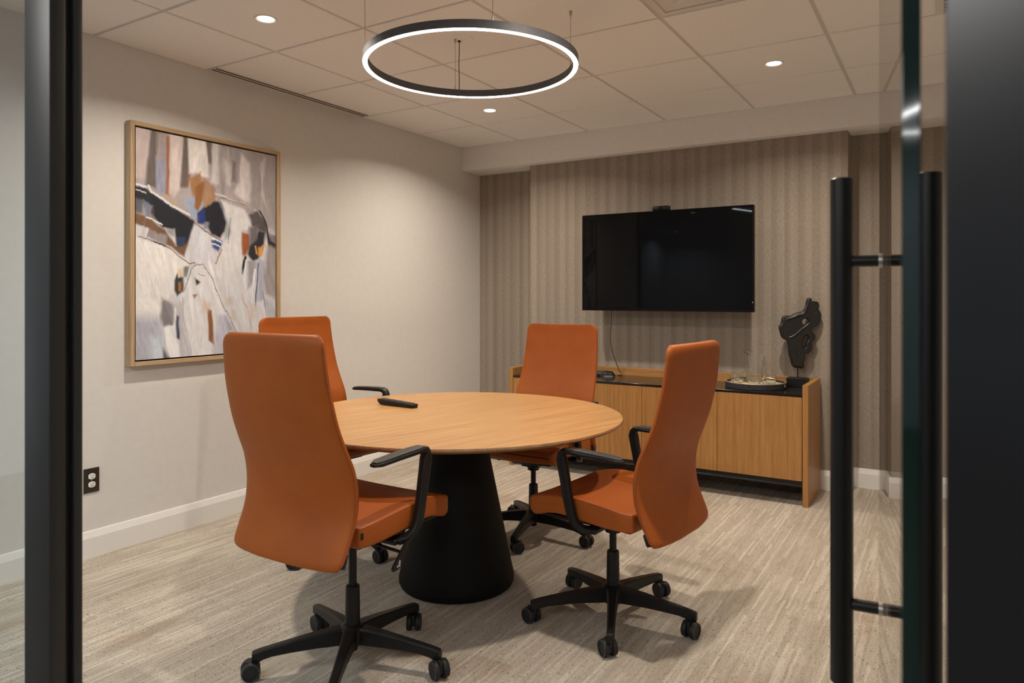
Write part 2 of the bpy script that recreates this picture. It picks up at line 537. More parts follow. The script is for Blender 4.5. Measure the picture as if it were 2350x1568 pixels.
# black glazed front: left mullion, jamb panel, head
ml = MB().rbox(2.132, 2.217, YF, 0.632, 0, 2.4, 0.0015)
ml.rbox(2.132, 2.205, 0.632, 0.645, 0, 2.4, 0.0008).rbox(2.132, 2.217, 0.645, 0.66, 0, 2.4, 0.0015)
struct('trim_2', ml, 'frame', 'charcoal metal mullion at the left edge of the doorway')
struct('trim_3', MB().rbox(3.4958, XR, 0.545, 0.66, 0, 2.4, 0.002), 'jamb', 'wide charcoal jamb panel at the right edge')
struct('trim_4', MB().rbox(0, XR, 0.50, 0.66, 2.4, 2.66, 0.002), 'frame', 'charcoal head above the doorway')
win = bpy.data.objects.new('window_1', None); COL.objects.link(win)
win.location = (0, 0.62, 0); win['kind'] = 'structure'; win['label'] = 'tall fixed glass sidelight left of the doorway'
put('pane', MB().box(0.03, 2.131, 0, 0.012, 0.05, 2.37), 'sidepane', win)
put('rail', MB().rbox(0.0, 2.131, -0.012, 0.03, 0.0, 0.05, 0.002), 'frame', win)
put('rail', MB().rbox(0.0, 2.131, -0.012, 0.03, 2.37, 2.4, 0.002), 'frame', win)
put('stile', MB().rbox(0.0, 0.03, -0.012, 0.03, 0.05, 2.37, 0.002), 'frame', win)

# glass door, swung into the room about its right hand edge
dang = math.atan2(0.0724, 0.7896)
door = bpy.data.objects.new('door_1', None); COL.objects.link(door)
door.location = (3.4737, 0.607, 0); door.rotation_euler = (0, 0, dang)
door['kind'] = 'structure'; door['label'] = 'frameless glass door standing open with long black pull bars'
GT = 0.0064
put('glass_pane', MB().box(-GT, GT, 0.003, 0.95, 0.012, 2.38), 'pane', door)
ge = put('glass_edge', MB().rbox(-GT, GT, 0.0, 0.003, 0.012, 2.38, 0.0008, 1), 'glassedge', door)
ge['label'] = 'dark green polished edge of the glass'
hp = 0.793
zt, zb_ = 1.455, 0.556
for sgn in (-1, 1):
    bar = put('pull_bar', MB().lathe([(0.017, 0), (0.019, 0.002), (0.019, zt - zb_ - 0.002), (0.017, zt - zb_)], n=40), 'blackmetal', door, (sgn * 0.068, hp, zb_))
    for zz in (1.307, 0.698):
        put('post', MB().lathe([(0.0103, 0), (0.0103, 0.062)], n=24).xf(Matrix.Rotation(R(90), 4, 'Y')), 'blackmetal', bar,
            ((-0.062 if sgn > 0 else 0.0), 0, zz - zb_))
        put('washer', MB().lathe([(0.0125, 0), (0.0125, 0.003)], n=24).xf(Matrix.Rotation(R(90), 4, 'Y')), 'steel', bar,
            ((-0.0615 if sgn > 0 else 0.0585), 0, zz - zb_))

# ------------------------------------------------------------------ ceiling services
def downlight(x, y, label, z=H, colour=WARM, power=SPOT_W, group='recessed ceiling downlights'):
    t = thing('recessed_downlight', label, 'ceiling light', (x, y, z), 0, group)
    put('trim_ring', MB().lathering([(0.036, -0.001), (0.044, -0.0045), (0.049, -0.003), (0.050, 0.0), (0.036, 0.0)], n=48), 'white', t)
    put('lens', MB().lathe([(0.0365, -0.0008), (0.0355, -0.0022), (0.02, -0.003), (0.002, -0.0032)], n=40), 'lens', t)
    ld = bpy.data.lights.new('downlight_lamp', 'AREA')
    ld.shape = 'DISK'
    ld.size = 0.074
    ld.energy = power
    ld.color = colour
    ld.spread = R(146)
    lo = bpy.data.objects.new('downlight_lamp', ld)
    COL.objects.link(lo)
    lo.parent = t
    lo.location = (0, 0, -0.006)
downlight(0.873, 2.146, 'small round recessed downlight above the painting, nearest the left wall')
downlight(0.866, 3.988, 'small round recessed downlight seen just below the glowing ring lamp')
downlight(2.693, 3.986, 'small round recessed downlight above the wall television, right of the ring lamp')
downlight(2.693, 2.146, 'small round recessed downlight over the front right chair')

# slot diffuser along the left wall
t = thing('slot_diffuser', 'long slim two-slot air diffuser in the ceiling along the left wall', 'air vent', (0.0, 2.465, H))
sl = 1.2
put('housing', MB().box(0.022, 0.085, 0, sl, -0.0004, 0.012), 'void', t)
for x0, x1 in ((0.008, 0.024), (0.044, 0.057), (0.077, 0.088)):
    put('blade', MB().rbox(x0, x1, 0, sl, -0.0018, 0.004, 0.0006, 1), 'vent', t)
for y0 in (-0.006, sl):
    put('end_cap', MB().rbox(0.008, 0.088, y0, y0 + 0.006, -0.004, 0.004, 0.001, 1), 'vent', t)

# square air diffuser in the bay beside the ring lamp
x0, x1, y0, y1 = DIFF
t = thing('ceiling_diffuser', 'square louvred air diffuser set in the ceiling at the top edge of the photo', 'air vent', ((x0 + x1) / 2, (y0 + y1) / 2, H))
hx, hy = (x1 - x0) / 2, (y1 - y0) / 2
def sqring(a, b, z0, z1, az=0):
    return MB().add([(sx * p, sy * p, z) for p, z in ((a, z0), (b, z1)) for sx, sy in ((-1, -1), (1, -1), (1, 1), (-1, 1))] +
                    [(sx * p, sy * p, z + 0.003) for p, z in ((a, z0), (b, z1)) for sx, sy in ((-1, -1), (1, -1), (1, 1), (-1, 1))],
                    [(i, (i + 1) % 4, 4 + (i + 1) % 4, 4 + i) for i in range(4)] + [(8 + i, 8 + (i + 1) % 4, 12 + (i + 1) % 4, 12 + i) for i in range(4)] +
                    [(i, (i + 1) % 4, 8 + (i + 1) % 4, 8 + i) for i in range(4)] + [(4 + i, 4 + (i + 1) % 4, 12 + (i + 1) % 4, 12 + i) for i in range(4)])
put('frame', sqring(hx, hx - 0.03, 0.0, 0.001).mesh('frame', False), 'vent', t)
put('face_plate', MB().rbox(-hx + 0.002, hx - 0.002, -hy + 0.002, hy - 0.002, 0.0055, 0.02, 0.001, 1), 'vent', t)
for k in range(4):
    r0 = hx - 0.10 - k * 0.05
    put('louvre', sqring(r0, r0 - 0.018, -0.001, 0.0065).mesh('louvre', False), 'vent', t)

# return grille at the far right of the ceiling
t = thing('return_grille', 'framed return air grille on the ceiling at the top right beside the glass door', 'air vent', (3.444, 3.25, H))
put('back', MB().box(0.03, 0.42, 0.02, 0.38, -0.002, 0.0), 'void', t)
for a in ((0, 0.034, 0, 0.405), (0.416, 0.45, 0, 0.405), (0.034, 0.416, 0, 0.03), (0.034, 0.416, 0.375, 0.405)):
    put('frame', MB().rbox(*a, -0.012, 0.0, 0.002, 1), 'vent', t)
for k in range(9):
    yy = 0.05 + k * 0.037
    put('louvre', MB().box(0.034, 0.416, yy, yy + 0.014, -0.008, -0.005), 'vent', t)

# ring pendant
RC, RZ, RR = (1.768, 2.479), 2.213, 0.4525
t = thing('ring_pendant', 'large black ring pendant lamp with a glowing white underside', 'pendant lamp', (RC[0], RC[1], RZ))
put('body', MB().lathering([(RR - 0.021, 0.002), (RR, 0.002), (RR, 0.034), (RR - 0.021, 0.034)], n=160), 'lampbody', t)
put('diffuser', MB().lathering([(RR - 0.0205, 0.002), (RR - 0.0195, -0.001), (RR - 0.0015, -0.001), (RR - 0.0005, 0.002)], n=160), 'ringlight', t)
for a in (45, 135, 225, 315):
    px, py = (RR - 0.0105) * math.cos(R(a)), (RR - 0.0105) * math.sin(R(a))
    wo = put('suspension_wire', MB().tube([(px, py, 0.034), (px, py, H - RZ - 0.02)], 0.0009, 6), 'wire', t)
    put('wire_grip', MB().lathe([(0.003, 0), (0.0035, 0.018), (0.0015, 0.024)], (px, py, 0.034), 12), 'steel', wo)
    put('ceiling_cap', MB().lathe([(0.002, -0.024), (0.006, -0.02), (0.0065, -0.002), (0.008, 0)], (px, py, H - RZ), 16), 'steel', wo)
cx, cy_ = 1.4566 - RC[0], 2.822 - RC[1]
put('power_cord', MB().tube([(cx, cy_, 0.034), (cx + 0.001, cy_, 0.1), (cx - 0.002, cy_, 0.17), (cx + 0.001, cy_, 0.23), (cx, cy_, H - RZ - 0.004)], 0.0022, 8), 'lampbody', t)
put('cord_grip', MB().lathe([(0.004, -0.01), (0.008, -0.008), (0.009, 0)], (cx, cy_, H - RZ), 16), 'black', t)
put('canopy', MB().lathe([(0.062, 0), (0.06, -0.003), (0.01, -0.0035)], (cx + 0.02, cy_ - 0.012, H - RZ), 40), 'tile', t)

# ------------------------------------------------------------------ round table
TC, TZ, TR = (1.665, 2.516), 0.731, 0.72
t = thing('round_table', 'round oak meeting table on a black conical pedestal', 'table', (TC[0], TC[1], 0))
top = put('table_top', MB().lathe([(TR - 0.045, -0.026), (TR - 0.006, -0.014), (TR - 0.001, -0.009), (TR - 0.0015, -0.003), (TR - 0.004, 0)], (0, 0, TZ), 160), 'oaktable', t)
me = top.data
me.materials.append(M['oakedge'])
for p in me.polygons:
    if p.normal.z < 0.9:
        p.material_index = 1
put('pedestal', MB().lathe([(0.226, 0.0), (0.242, 0.006), (0.25, 0.022), (0.2495, 0.04), (0.235, 0.105), (0.155, 0.50), (0.116, 0.69), (0.116, TZ - 0.026)], n=96), 'pedestal', t)
put('top_plate', MB().lathe([(0.2, TZ - 0.034), (0.2, TZ - 0.0262)], n=48), 'black', t)

# ------------------------------------------------------------------ office chairs
def interp(z, tab, k):
    for a, b_ in zip(tab, tab[1:]):
        if z <= b_[0]:
            u = (z - a[0]) / (b_[0] - a[0])
            return a[k] + (b_[k] - a[k]) * u
    return tab[-1][k]

def smoothtab(tab, step=0.012):
    """Catmull-Rom resampling of a table of rows keyed by column 0"""
    out = []
    n_ = len(tab)
    for i in range(n_ - 1):
        p0, p1, p2, p3 = tab[max(i - 1, 0)], tab[i], tab[i + 1], tab[min(i + 2, n_ - 1)]
        m_ = max(1, int(round(abs(p2[0] - p1[0]) / step)))
        for k in range(m_):
            u = k / m_
            row = []
            for a, b_, c, d in zip(p0, p1, p2, p3):
                row.append(0.5 * ((2 * b_) + (-a + c) * u + (2 * a - 5 * b_ + 4 * c - d) * u * u + (-a + 3 * b_ - 3 * c + d) * u ** 3))
            out.append(tuple(row))
    out.append(tab[-1])
    return out

# z, front edge offset, edge thickness, half width, rear bulge of the middle
BACK = [(0.425, -0.254, 0.036, 0.239, 0.022), (0.450, -0.240, 0.040, 0.2405, 0.022), (0.525, -0.208, 0.044, 0.242, 0.022), (0.600, -0.200, 0.044, 0.243, 0.022),
        (0.676, -0.213, 0.042, 0.241, 0.020), (0.739, -0.240, 0.040, 0.237, 0.017), (0.816, -0.271, 0.038, 0.232, 0.014), (0.914, -0.296, 0.037, 0.227, 0.013),
        (0.966, -0.305, 0.036, 0.224, 0.012), (1.020, -0.312, 0.035, 0.221, 0.012), (1.044, -0.314, 0.035, 0.220, 0.012)]
def back_rows():
    rows = smoothtab(BACK)
    zt_, r_ = 1.044, 0.038
    f0, th, hw, bl = rows[-1][1:]
    for k in range(1, 9):
        a = k / 8 * math.pi / 2
        c = 1 - math.cos(a)
        rows.append((zt_ + r_ * math.sin(a), f0 - 0.004 * c, th * (1 - 0.62 * c ** 1.5), hw - r_ * c, bl))
    z0, f0, th, hw, bl = rows[0]
    low = []
    for k in range(8, 0, -1):
        a = k / 8 * math.pi / 2
        c = 1 - math.cos(a)
        low.append((z0 - 0.034 * math.sin(a), f0 - 0.014 * math.sin(a), th * (1 - 0.5 * c ** 1.5), hw - 0.034 * c, bl))
    return low + rows
def back_mesh():
    mb = MB()
    rings = []
    n_ = 44
    rows = back_rows()
    z0, f0, th, hw, bl = rows[0]
    for z, f, th, hw, bl in rows:
        ring = []
        for i in range(n_):
            a = 2 * math.pi * (i + 0.5) / n_
            ca, sa = math.cos(a), math.sin(a)
            x = hw * math.copysign(abs(ca) ** 0.42, ca)
            e_ = th / 2 * math.copysign(abs(sa) ** 0.55, sa)
            u = x / hw
            ring.append((x, f - th / 2 + e_ - bl * (1 - u * u), z))
        rings.append(ring)
    return mb.loft(rings).mesh('backrest', True, 60)
def back_piping(sgn):
    pts = [(sgn * (hw + 0.0005), f - 0.6 * th, z) for z, f, th, hw, bl in back_rows()[::2]]
    return MB().tube(pts, 0.0016, 6).mesh('piping')

# y (fore-aft), top at the side, bottom, half width
SEAT = [(-0.205, 0.500, 0.436, 0.232), (-0.17, 0.503, 0.434, 0.238), (-0.10, 0.510, 0.437, 0.244), (-0.02, 0.518, 0.445, 0.249), (0.05, 0.523, 0.453, 0.251), (0.10, 0.523, 0.455, 0.252),
        (0.14, 0.519, 0.449, 0.251), (0.17, 0.513, 0.439, 0.249), (0.19, 0.507, 0.434, 0.247)]
def seat_mesh():
    rings = []
    rows = smoothtab(SEAT, 0.015)
    y0, zt_, zb, hw = rows[-1]
    for k in range(1, 7):
        a = k / 6 * math.pi / 2
        c = 1 - math.cos(a)
        zc = zb + (zt_ - zb) * 0.46
        rows.append((y0 + 0.046 * math.sin(a), zc + (zt_ - zc) * (1 - c * 0.9), zc + (zb - zc) * (1 - c * 0.9), hw - 0.035 * c))
    ry, rt, rb, rh = rows[0]
    rows = [(ry - 0.006, rt - 0.010, rb + 0.008, rh - 0.010), (ry - 0.004, rt - 0.003, rb + 0.002, rh - 0.003)] + rows
    for y, zt_, zb, hw in rows:
        r_ = min(0.009, (zt_ - zb) * 0.45)
        ring = []
        dip = 0.016 * max(0.0, min(1, (0.24 - y) / 0.1))
        # bottom left -> bottom right -> up -> top right -> top left -> down
        for k in range(9):
            ring.append((-hw + 0.012 + (2 * hw - 0.024) * k / 8, y, zb - 0.006 * math.sin(math.pi * k / 8)))
        for k in range(5):
            a = -math.pi / 2 + math.pi / 2 * k / 4
            ring.append((hw - 0.010 + 0.010 * math.cos(a), y, zb + 0.010 + 0.010 * math.sin(a)))
        for k in range(5):
            a = math.pi / 2 * k / 4
            ring.append((hw - r_ + r_ * math.cos(a), y, zt_ - r_ + r_ * math.sin(a)))
        for k in range(1, 16):
            u = 1 - 2 * k / 16
            ring.append(((hw - r_) * u, y, zt_ - dip * (1 - u * u)))
        for k in range(5):
            a = math.pi / 2 + math.pi / 2 * k / 4
            ring.append((-hw + r_ + r_ * math.cos(a), y, zt_ - r_ + r_ * math.sin(a)))
        for k in range(5):
            a = math.pi + math.pi / 2 * k / 4
            ring.append((-hw + 0.010 + 0.010 * math.cos(a), y, zb + 0.010 + 0.010 * math.sin(a)))
        rings.append(ring)
    return MB().loft(rings).mesh('seat', True, 60)
def seat_piping(sgn):
    pts = [(sgn * (hw - 0.0018), y, zt_ - 0.0035) for y, zt_, zb, hw in smoothtab(SEAT, 0.015)]
    return MB().tube(pts, 0.0016, 6).mesh('piping')

def strip(path, lat, n_=12):
    """sweep of a rounded flat section along a path in a fore-aft plane; rows (x, y, z, lateral half, in-plane half)"""
    rings = []
    P = [Vector(p[:3]) for p in path]
    for i, p in enumerate(path):
        tg = (P[min(i + 1, len(P) - 1)] - P[max(i - 1, 0)]).normalized()
        lx = Vector((1, 0, 0))
        lx = (lx - tg * lx.dot(tg)).normalized()
        up = tg.cross(lx).normalized()
        ring = []
        for k in range(n_):
            a = 2 * math.pi * (k + 0.5) / n_
            ca, sa = math.cos(a), math.sin(a)
            ring.append(tuple(P[i] + lx * p[3] * math.copysign(abs(ca) ** 0.5, ca) + up * p[4] * math.copysign(abs(sa) ** 0.5, sa)))
        rings.append(ring)
    return MB().loft(rings)

def arm_mesh(sgn):
    X_ = 0.272
    pts = [(0.150, -0.045, 0.424, 0.020, 0.012), (0.215, -0.030, 0.423, 0.020, 0.012)]
    # bracket under the seat then a curl up into the upright
    path = [(0.236, -0.040, 0.418, 0.020, 0.011), (0.256, -0.022, 0.424, 0.016, 0.012), (0.268, -0.002, 0.440, 0.013, 0.0135), (X_, 0.013, 0.466, 0.0140, 0.0170), (X_, 0.025, 0.51, 0.0140, 0.0175),
            (X_, 0.037, 0.57, 0.0140, 0.0185), (X_, 0.049, 0.63, 0.0145, 0.0195), (X_, 0.056, 0.668, 0.0150, 0.0200), (X_, 0.055, 0.684, 0.015, 0.015), (X_, 0.046, 0.695, 0.019, 0.012),
            (X_, 0.028, 0.6985, 0.022, 0.0095), (X_, -0.02, 0.697, 0.024, 0.0085), (X_, -0.10, 0.694, 0.024, 0.008), (X_, -0.172, 0.690, 0.022, 0.0075), (X_ - 0.003, -0.194, 0.689, 0.012, 0.005)]
    mb = strip([(sgn * p[0], *p[1:]) for p in path], 0)
    mb.rbox(*sorted((sgn * 0.06, sgn * 0.245)), -0.066, -0.018, 0.407, 0.425, 0.004)
    return mb.mesh('armrest', True, 50)
def pad_mesh(sgn):
    X_ = sgn * 0.272
    path = [(X_, 0.034, 0.706, 0.014, 0.002), (X_, 0.028, 0.7075, 0.020, 0.0035), (X_, -0.02, 0.7065, 0.022, 0.004), (X_, -0.10, 0.7035, 0.022, 0.004), (X_, -0.170, 0.699, 0.020, 0.0035), (X_, -0.190, 0.697, 0.010, 0.002)]
    return strip(path, 0).mesh('arm_pad', True, 50)

def leg_mesh():
    st = [(0.018, 0.128, 0.072, 0.024), (0.06, 0.126, 0.072, 0.021), (0.12, 0.120, 0.073, 0.018), (0.20, 0.109, 0.071, 0.0155), (0.26, 0.100, 0.068, 0.0145), (0.288, 0.0955, 0.062, 0.014), (0.300, 0.093, 0.056, 0.014), (0.318, 0.089, 0.056, 0.0135), (0.322, 0.085, 0.058, 0.012)]
    rings = []
    for r_, zt_, zb, hw in st:
        c = 0.005
        rings.append([(r_, -hw + 0.003, zb), (r_, hw - 0.003, zb), (r_, hw, zb + c), (r_, hw, zt_ - c), (r_, hw - 0.005, zt_), (r_, -hw + 0.005, zt_), (r_, -hw, zt_ - c), (r_, -hw, zb + c)])
    return MB().loft(rings).mesh('leg', True, 30)
def caster_meshes():
    wr = 0.0305
    rot = Matrix.Rotation(R(90), 4, 'Y')
    tread, rims = MB(), []
    for s in (-1, 1):
        q = MB().lathe([(0.010, -0.0095), (wr - 0.006, -0.0095), (wr - 0.0015, -0.0075), (wr, -0.004), (wr, 0.004), (wr - 0.0015, 0.0075), (wr - 0.006, 0.009), (0.010, 0.0085)], n=28).xf(rot)
        tread.merge(q.xf(Matrix.Translation((s * 0.0155, 0, 0))))
        rr = MB().lathering([(wr - 0.0055, -0.0012), (wr - 0.0012, 0.0), (wr - 0.0022, 0.0022), (wr - 0.006, 0.0022)], n=28).xf(rot)
        rr.xf(Matrix.Translation((s * 0.0245, 0, 0)))
        rims.append(rr.mesh('wheel_rim', True, 35))
    hood = MB().rbox(-0.0055, 0.0055, -0.020, 0.024, -0.010, 0.030, 0.003)
    hood.lathe([(0.0075, 0.012), (0.0075, 0.036)], (0, 0.018, 0), 14)
    tread.merge(hood)
    return tread.mesh('caster', True, 35), rims

MS = dict(back=back_mesh(), seat=seat_mesh(), leg=leg_mesh())
MS['caster'], MS['rim'] = caster_meshes()
for s in (-1, 1):
    MS['arm', s], MS['pad', s] = arm_mesh(s), pad_mesh(s)
    MS['bp', s], MS['sp', s] = back_piping(s), seat_piping(s)
MS['hub'] = MB().lathe([(0.017, 0.045), (0.018, 0.047), (0.018, 0.068), (0.040, 0.070), (0.046, 0.078), (0.046, 0.120), (0.038, 0.130), (0.026, 0.134)], n=36).mesh('hub')
sl_ = []
for i in range(32):
    sl_.append(0)
MS['sleeve'] = MB().lathe([(0.0255, 0.130), (0.0245, 0.20), (0.0235, 0.258), (0.0215, 0.263), (0.015, 0.2635)], n=32).mesh('column_sleeve')
MS['mech'] = MB().rbox(-0.075, 0.075, -0.135, 0.105, 0.392, 0.436, 0.008).rbox(-0.05, 0.05, -0.09, 0.045, 0.365, 0.394, 0.008).lathe([(0.03, 0.345), (0.034, 0.37)], n=24).mesh('mechanism')
MS['backbracket'] = MB().rbox(-0.035, 0.035, -0.245, -0.11, 0.402, 0.424, 0.005).mesh('back_bracket')
MS['cap'] = MB().rbox(-0.007, 0.007, -0.012, 0.012, -0.022, 0.022, 0.0055, 3).mesh('end_cap')
MS['tag'] = MB().rbox(-0.0025, 0.0025, -0.0045, 0.0045, -0.010, 0.010, 0.001, 1).mesh('fabric_tag')
MS['underpan'] = MB().rbox(-0.21, 0.21, -0.19, 0.20, 0.424, 0.438, 0.006).mesh('under_pan')

# swing lever with a flat paddle
MS['lever'] = MB().tube([(0.05, -0.05, 0.398), (0.20, -0.055, 0.392), (0.268, -0.058, 0.390)], 0.0055, 10).mesh('lever')
pad_ = MB()
rings = []
for k in range(13):
    u = k / 12
    z = 0.030 - 0.078 * u
    hwid = 0.009 + 0.013 * min(1, u * 1.3) ** 0.8
    if k == 0: hwid = 0.004
    if k == 12: hwid *= 0.45
    if k == 11: hwid *= 0.85
    y = 0.030 - 0.062 * u
    rings.append([(0.0035, y - hwid, z), (0.0035, y + hwid, z), (-0.0035, y + hwid, z), (-0.0035, y - hwid, z)])
MS['paddle'] = pad_.loft(rings).mesh('paddle', True, 50)
ic = MB()
def icb(y0, y1, z0, z1):
    ic.box(0.0036, 0.0042, (y0 + 0.012) * 0.8 - 0.019, (y1 + 0.012) * 0.8 - 0.019, (z0 + 0.045) * 0.8 - 0.031, (z1 + 0.045) * 0.8 - 0.031)
# seat pictogram: small chair under an up/down arrow
icb(-0.018, -0.006, -0.0485, -0.047); icb(-0.021, -0.0145, -0.055, -0.0535); icb(-0.0095, -0.003, -0.055, -0.0535)
icb(-0.0215, -0.020, -0.054, -0.048); icb(-0.0155, -0.014, -0.054, -0.048); icb(-0.010, -0.0085, -0.054, -0.048); icb(-0.004, -0.0025, -0.054, -0.048)
icb(-0.0105, -0.009, -0.046, -0.034); icb(-0.007, -0.0055, -0.042, -0.030); icb(-0.0035, -0.002, -0.044, -0.032); icb(-0.0105, -0.002, -0.046, -0.0445)
MS['icon'] = ic.mesh('pictogram', False)

def office_chair(label, loc, rot, raise_, base_deg, seed, slide=0.0, lift=0.0):
    rnd = random.Random(seed)
    t = thing('office_chair', label, 'chair', (loc[0], loc[1], 0), rot, 'orange leather chairs around the table')
    put('hub', MS['hub'], 'black', t)
    put('column_sleeve', MS['sleeve'], 'black', t)
    put('gas_column', MB().lathe([(0.0135, 0.26), (0.0135, 0.37 + raise_)], n=24), 'black', t)
    for k in range(5):
        a = R(base_deg + 72 * k) - rot
        lg = put('leg', MS['leg'], 'black', t, (0, 0, 0), (0, 0, a))
        sw = rnd.uniform(0, 360)
        c, s = math.cos(R(sw)), math.sin(R(sw))
        ax, ay = 0.308 + s * 0.018, -c * 0.018
        ca = put('caster', MS['caster'], 'wheel', lg, (ax, ay, 0.0307), (0, 0, R(sw)))
        for rm in MS['rim']:
            put('wheel_rim', rm, 'rim', lg, (ax, ay, 0.0307), (0, 0, R(sw)))
    up = (0, 0, raise_)
    put('mechanism', MS['mech'], 'black', t, up)
    put('back_bracket', MS['backbracket'], 'black', t, (0, -slide, raise_))
    put('under_pan', MS['underpan'], 'black', t, up)
    st = put('seat', MS['seat'], 'leather', t, up)
    bk = put('backrest', MS['back'], 'leather', t, (0, -slide, raise_ + lift))
    for s in (-1, 1):
        put('piping', MS['sp', s], 'seam', st)
        put('piping', MS['bp', s], 'seam', bk)
        put('end_cap', MS['cap'], 'black', bk, (s * 0.2275, -0.264, 0.420), (R(-20), 0, 0))
        ar = put('armrest', MS['arm', s], 'black', t, up)
        put('arm_pad', MS['pad', s], 'pad', ar)
    put('fabric_tag', MS['tag'], 'black', st, (0.2335, -0.2, 0.474), (0, 0, R(-8)))
    lv = put('lever', MS['lever'], 'black', t, up)
    pd = put('paddle', MS['paddle'], 'black', lv, (0.270, -0.062, 0.392))
    put('pictogram', MS['icon'], 'icon', lv, (0.270, -0.062, 0.392))
    return t

office_chair('orange leather high-back swivel chair nearest the camera, seen from behind at left', (1.768, 1.775), R(0), 0.052, 15, 1, 0.008)
office_chair('orange leather high-back swivel chair at the right, its whole star base in view', (2.389, 2.545), R(84), -0.008, 4, 2, 0.0, 0.006)
office_chair('orange leather high-back swivel chair on the far side, in front of the sideboard', (1.637, 3.235), R(180), -0.008, -6, 3, -0.015, 0.016)
office_chair('orange leather high-back swivel chair by the left wall, below the painting', (0.905, 2.557), R(-95), 0.056, -8, 4)

# ------------------------------------------------------------------ sideboard
SX0, SX1, SY0, SY1 = 0.7165, 2.7875, 4.474, 4.935
t = thing('sideboard', 'long oak sideboard with black glass top against the back wall', 'sideboard', ((SX0 + SX1) / 2, SY1, 0))
mx, my = -(SX0 + SX1) / 2, -SY1
def sb(name, a, mat, r=0.0012, parent=None):
    return put(name, MB().rbox(a[0] + mx, a[1] + mx, a[2] + my, a[3] + my, a[4], a[5], r, 1), mat, parent or t)
sb('side_panel', (SX0, SX0 + 0.0315, SY0, SY1, 0, 0.72), 'oakv')
sb('side_panel', (SX1 - 0.0315, SX1, SY0, SY1, 0, 0.72), 'oakv')
sb('back_panel', (SX0 + 0.0318, SX1 - 0.0318, SY1 - 0.022, SY1, 0.11, 0.72), 'oakh')
sb('glass_top', (SX0 + 0.0320, SX1 - 0.0320, SY0 + 0.001, SY1 - 0.0225, 0.650, 0.664), 'glasstop', 0.0015)
sb('carcass', (SX0 + 0.0320, SX1 - 0.0320, SY0 + 0.022, SY1 - 0.0225, 0.150, 0.6495), 'black')
sb('bottom_rail', (SX0 + 0.0320, SX1 - 0.0320, SY0 + 0.004, SY1 - 0.0225, 0.128, 0.1495), 'black')
dx0 = SX0 + 0.034
dw = (SX1 - SX0 - 0.068) / 4
for k in range(4):
    sb('door', (dx0 + k * dw + 0.0012, dx0 + (k + 1) * dw - 0.0012, SY0 + 0.002, SY0 + 0.0215, 0.1505, 0.6475), 'oakv', 0.0008)

CT = 0.664
# ------------------------------------------------------------------ television
TY = 4.74
t = thing('television', 'wall-mounted flat black television', 'television', (1.80, YB, 1.143))
tx, ty, tz = -1.80, -YB, -1.143
tvx0, tvx1, tvz0, tvz1 = 1.186, 2.413, 1.143, 1.842
put('housing', MB().rbox(tvx0 + tx, tvx1 + tx, TY + 0.004 + ty, TY + 0.05 + ty, 0, tvz1 + tz, 0.003), 'tvblack', t)
put('screen', MB().box(tvx0 + 0.008 + tx, tvx1 - 0.008 + tx, TY + 0.002 + ty, TY + 0.006 + ty, 0.016, tvz1 + tz - 0.008), 'screen', t)
for a in ((tvx0, tvx1, 0, 0.015), (tvx0, tvx1, tvz1 + tz - 0.007, tvz1 + tz), (tvx0, tvx0 + 0.007, 0.015, tvz1 + tz - 0.007), (tvx1 - 0.007, tvx1, 0.015, tvz1 + tz - 0.007)):
    put('bezel', MB().rbox(a[0] + tx, a[1] + tx, TY + ty, TY + 0.012 + ty, a[2], a[3], 0.001, 1), 'tvblack', t)
put('standby_led', MB().rbox(tvx1 - 0.006 + tx, tvx1 - 0.002 + tx, TY - 0.001 + ty, TY + ty + 0.002, 0.062, 0.066, 0.0005, 1), 'led', t)
put('mount_arm', MB().rbox(-0.04, 0.04, TY + 0.05 + ty, 0.0, 0.25, 0.45, 0.004), 'black', t)
put('wall_plate', MB().rbox(-0.18, 0.18, -0.02, 0.0, 0.15, 0.55, 0.003), 'black', t)
t = thing('webcam', 'small black webcam bar sitting on top of the television', 'webcam', (1.785, TY + 0.025, tvz1))
put('body', MB().rbox(-0.062, 0.062, -0.02, 0.02, 0.001, 0.034, 0.009, 3), 'black', t)
put('clip', MB().rbox(-0.03, 0.03, 0.0, 0.03, 0.0003, 0.006, 0.001, 1), 'black', t)
put('camera_lens', MB().lathe([(0.009, 0), (0.009, 0.004), (0.006, 0.005)], n=20).xf(Matrix.Rotation(R(90), 4, 'X')), 'screen', t, (0, -0.0195, 0.018))
cab = MB().tube([(1.395, 4.80, 1.15), (1.392, 4.80, 1.05), (1.380, 4.805, 0.95), (1.385, 4.82, 0.87), (1.40, 4.84, 0.79), (1.425, 4.86, 0.71), (1.445, 4.872, 0.672), (1.447, 4.872, CT + 0.0028), (1.435, 4.862, CT + 0.0028), (1.42, 4.850, CT + 0.0028)], 0.0026, 8)
tag(put('television_cable', cab, 'cable'), 'thin black cable hanging from the television to the sideboard', 'cable')

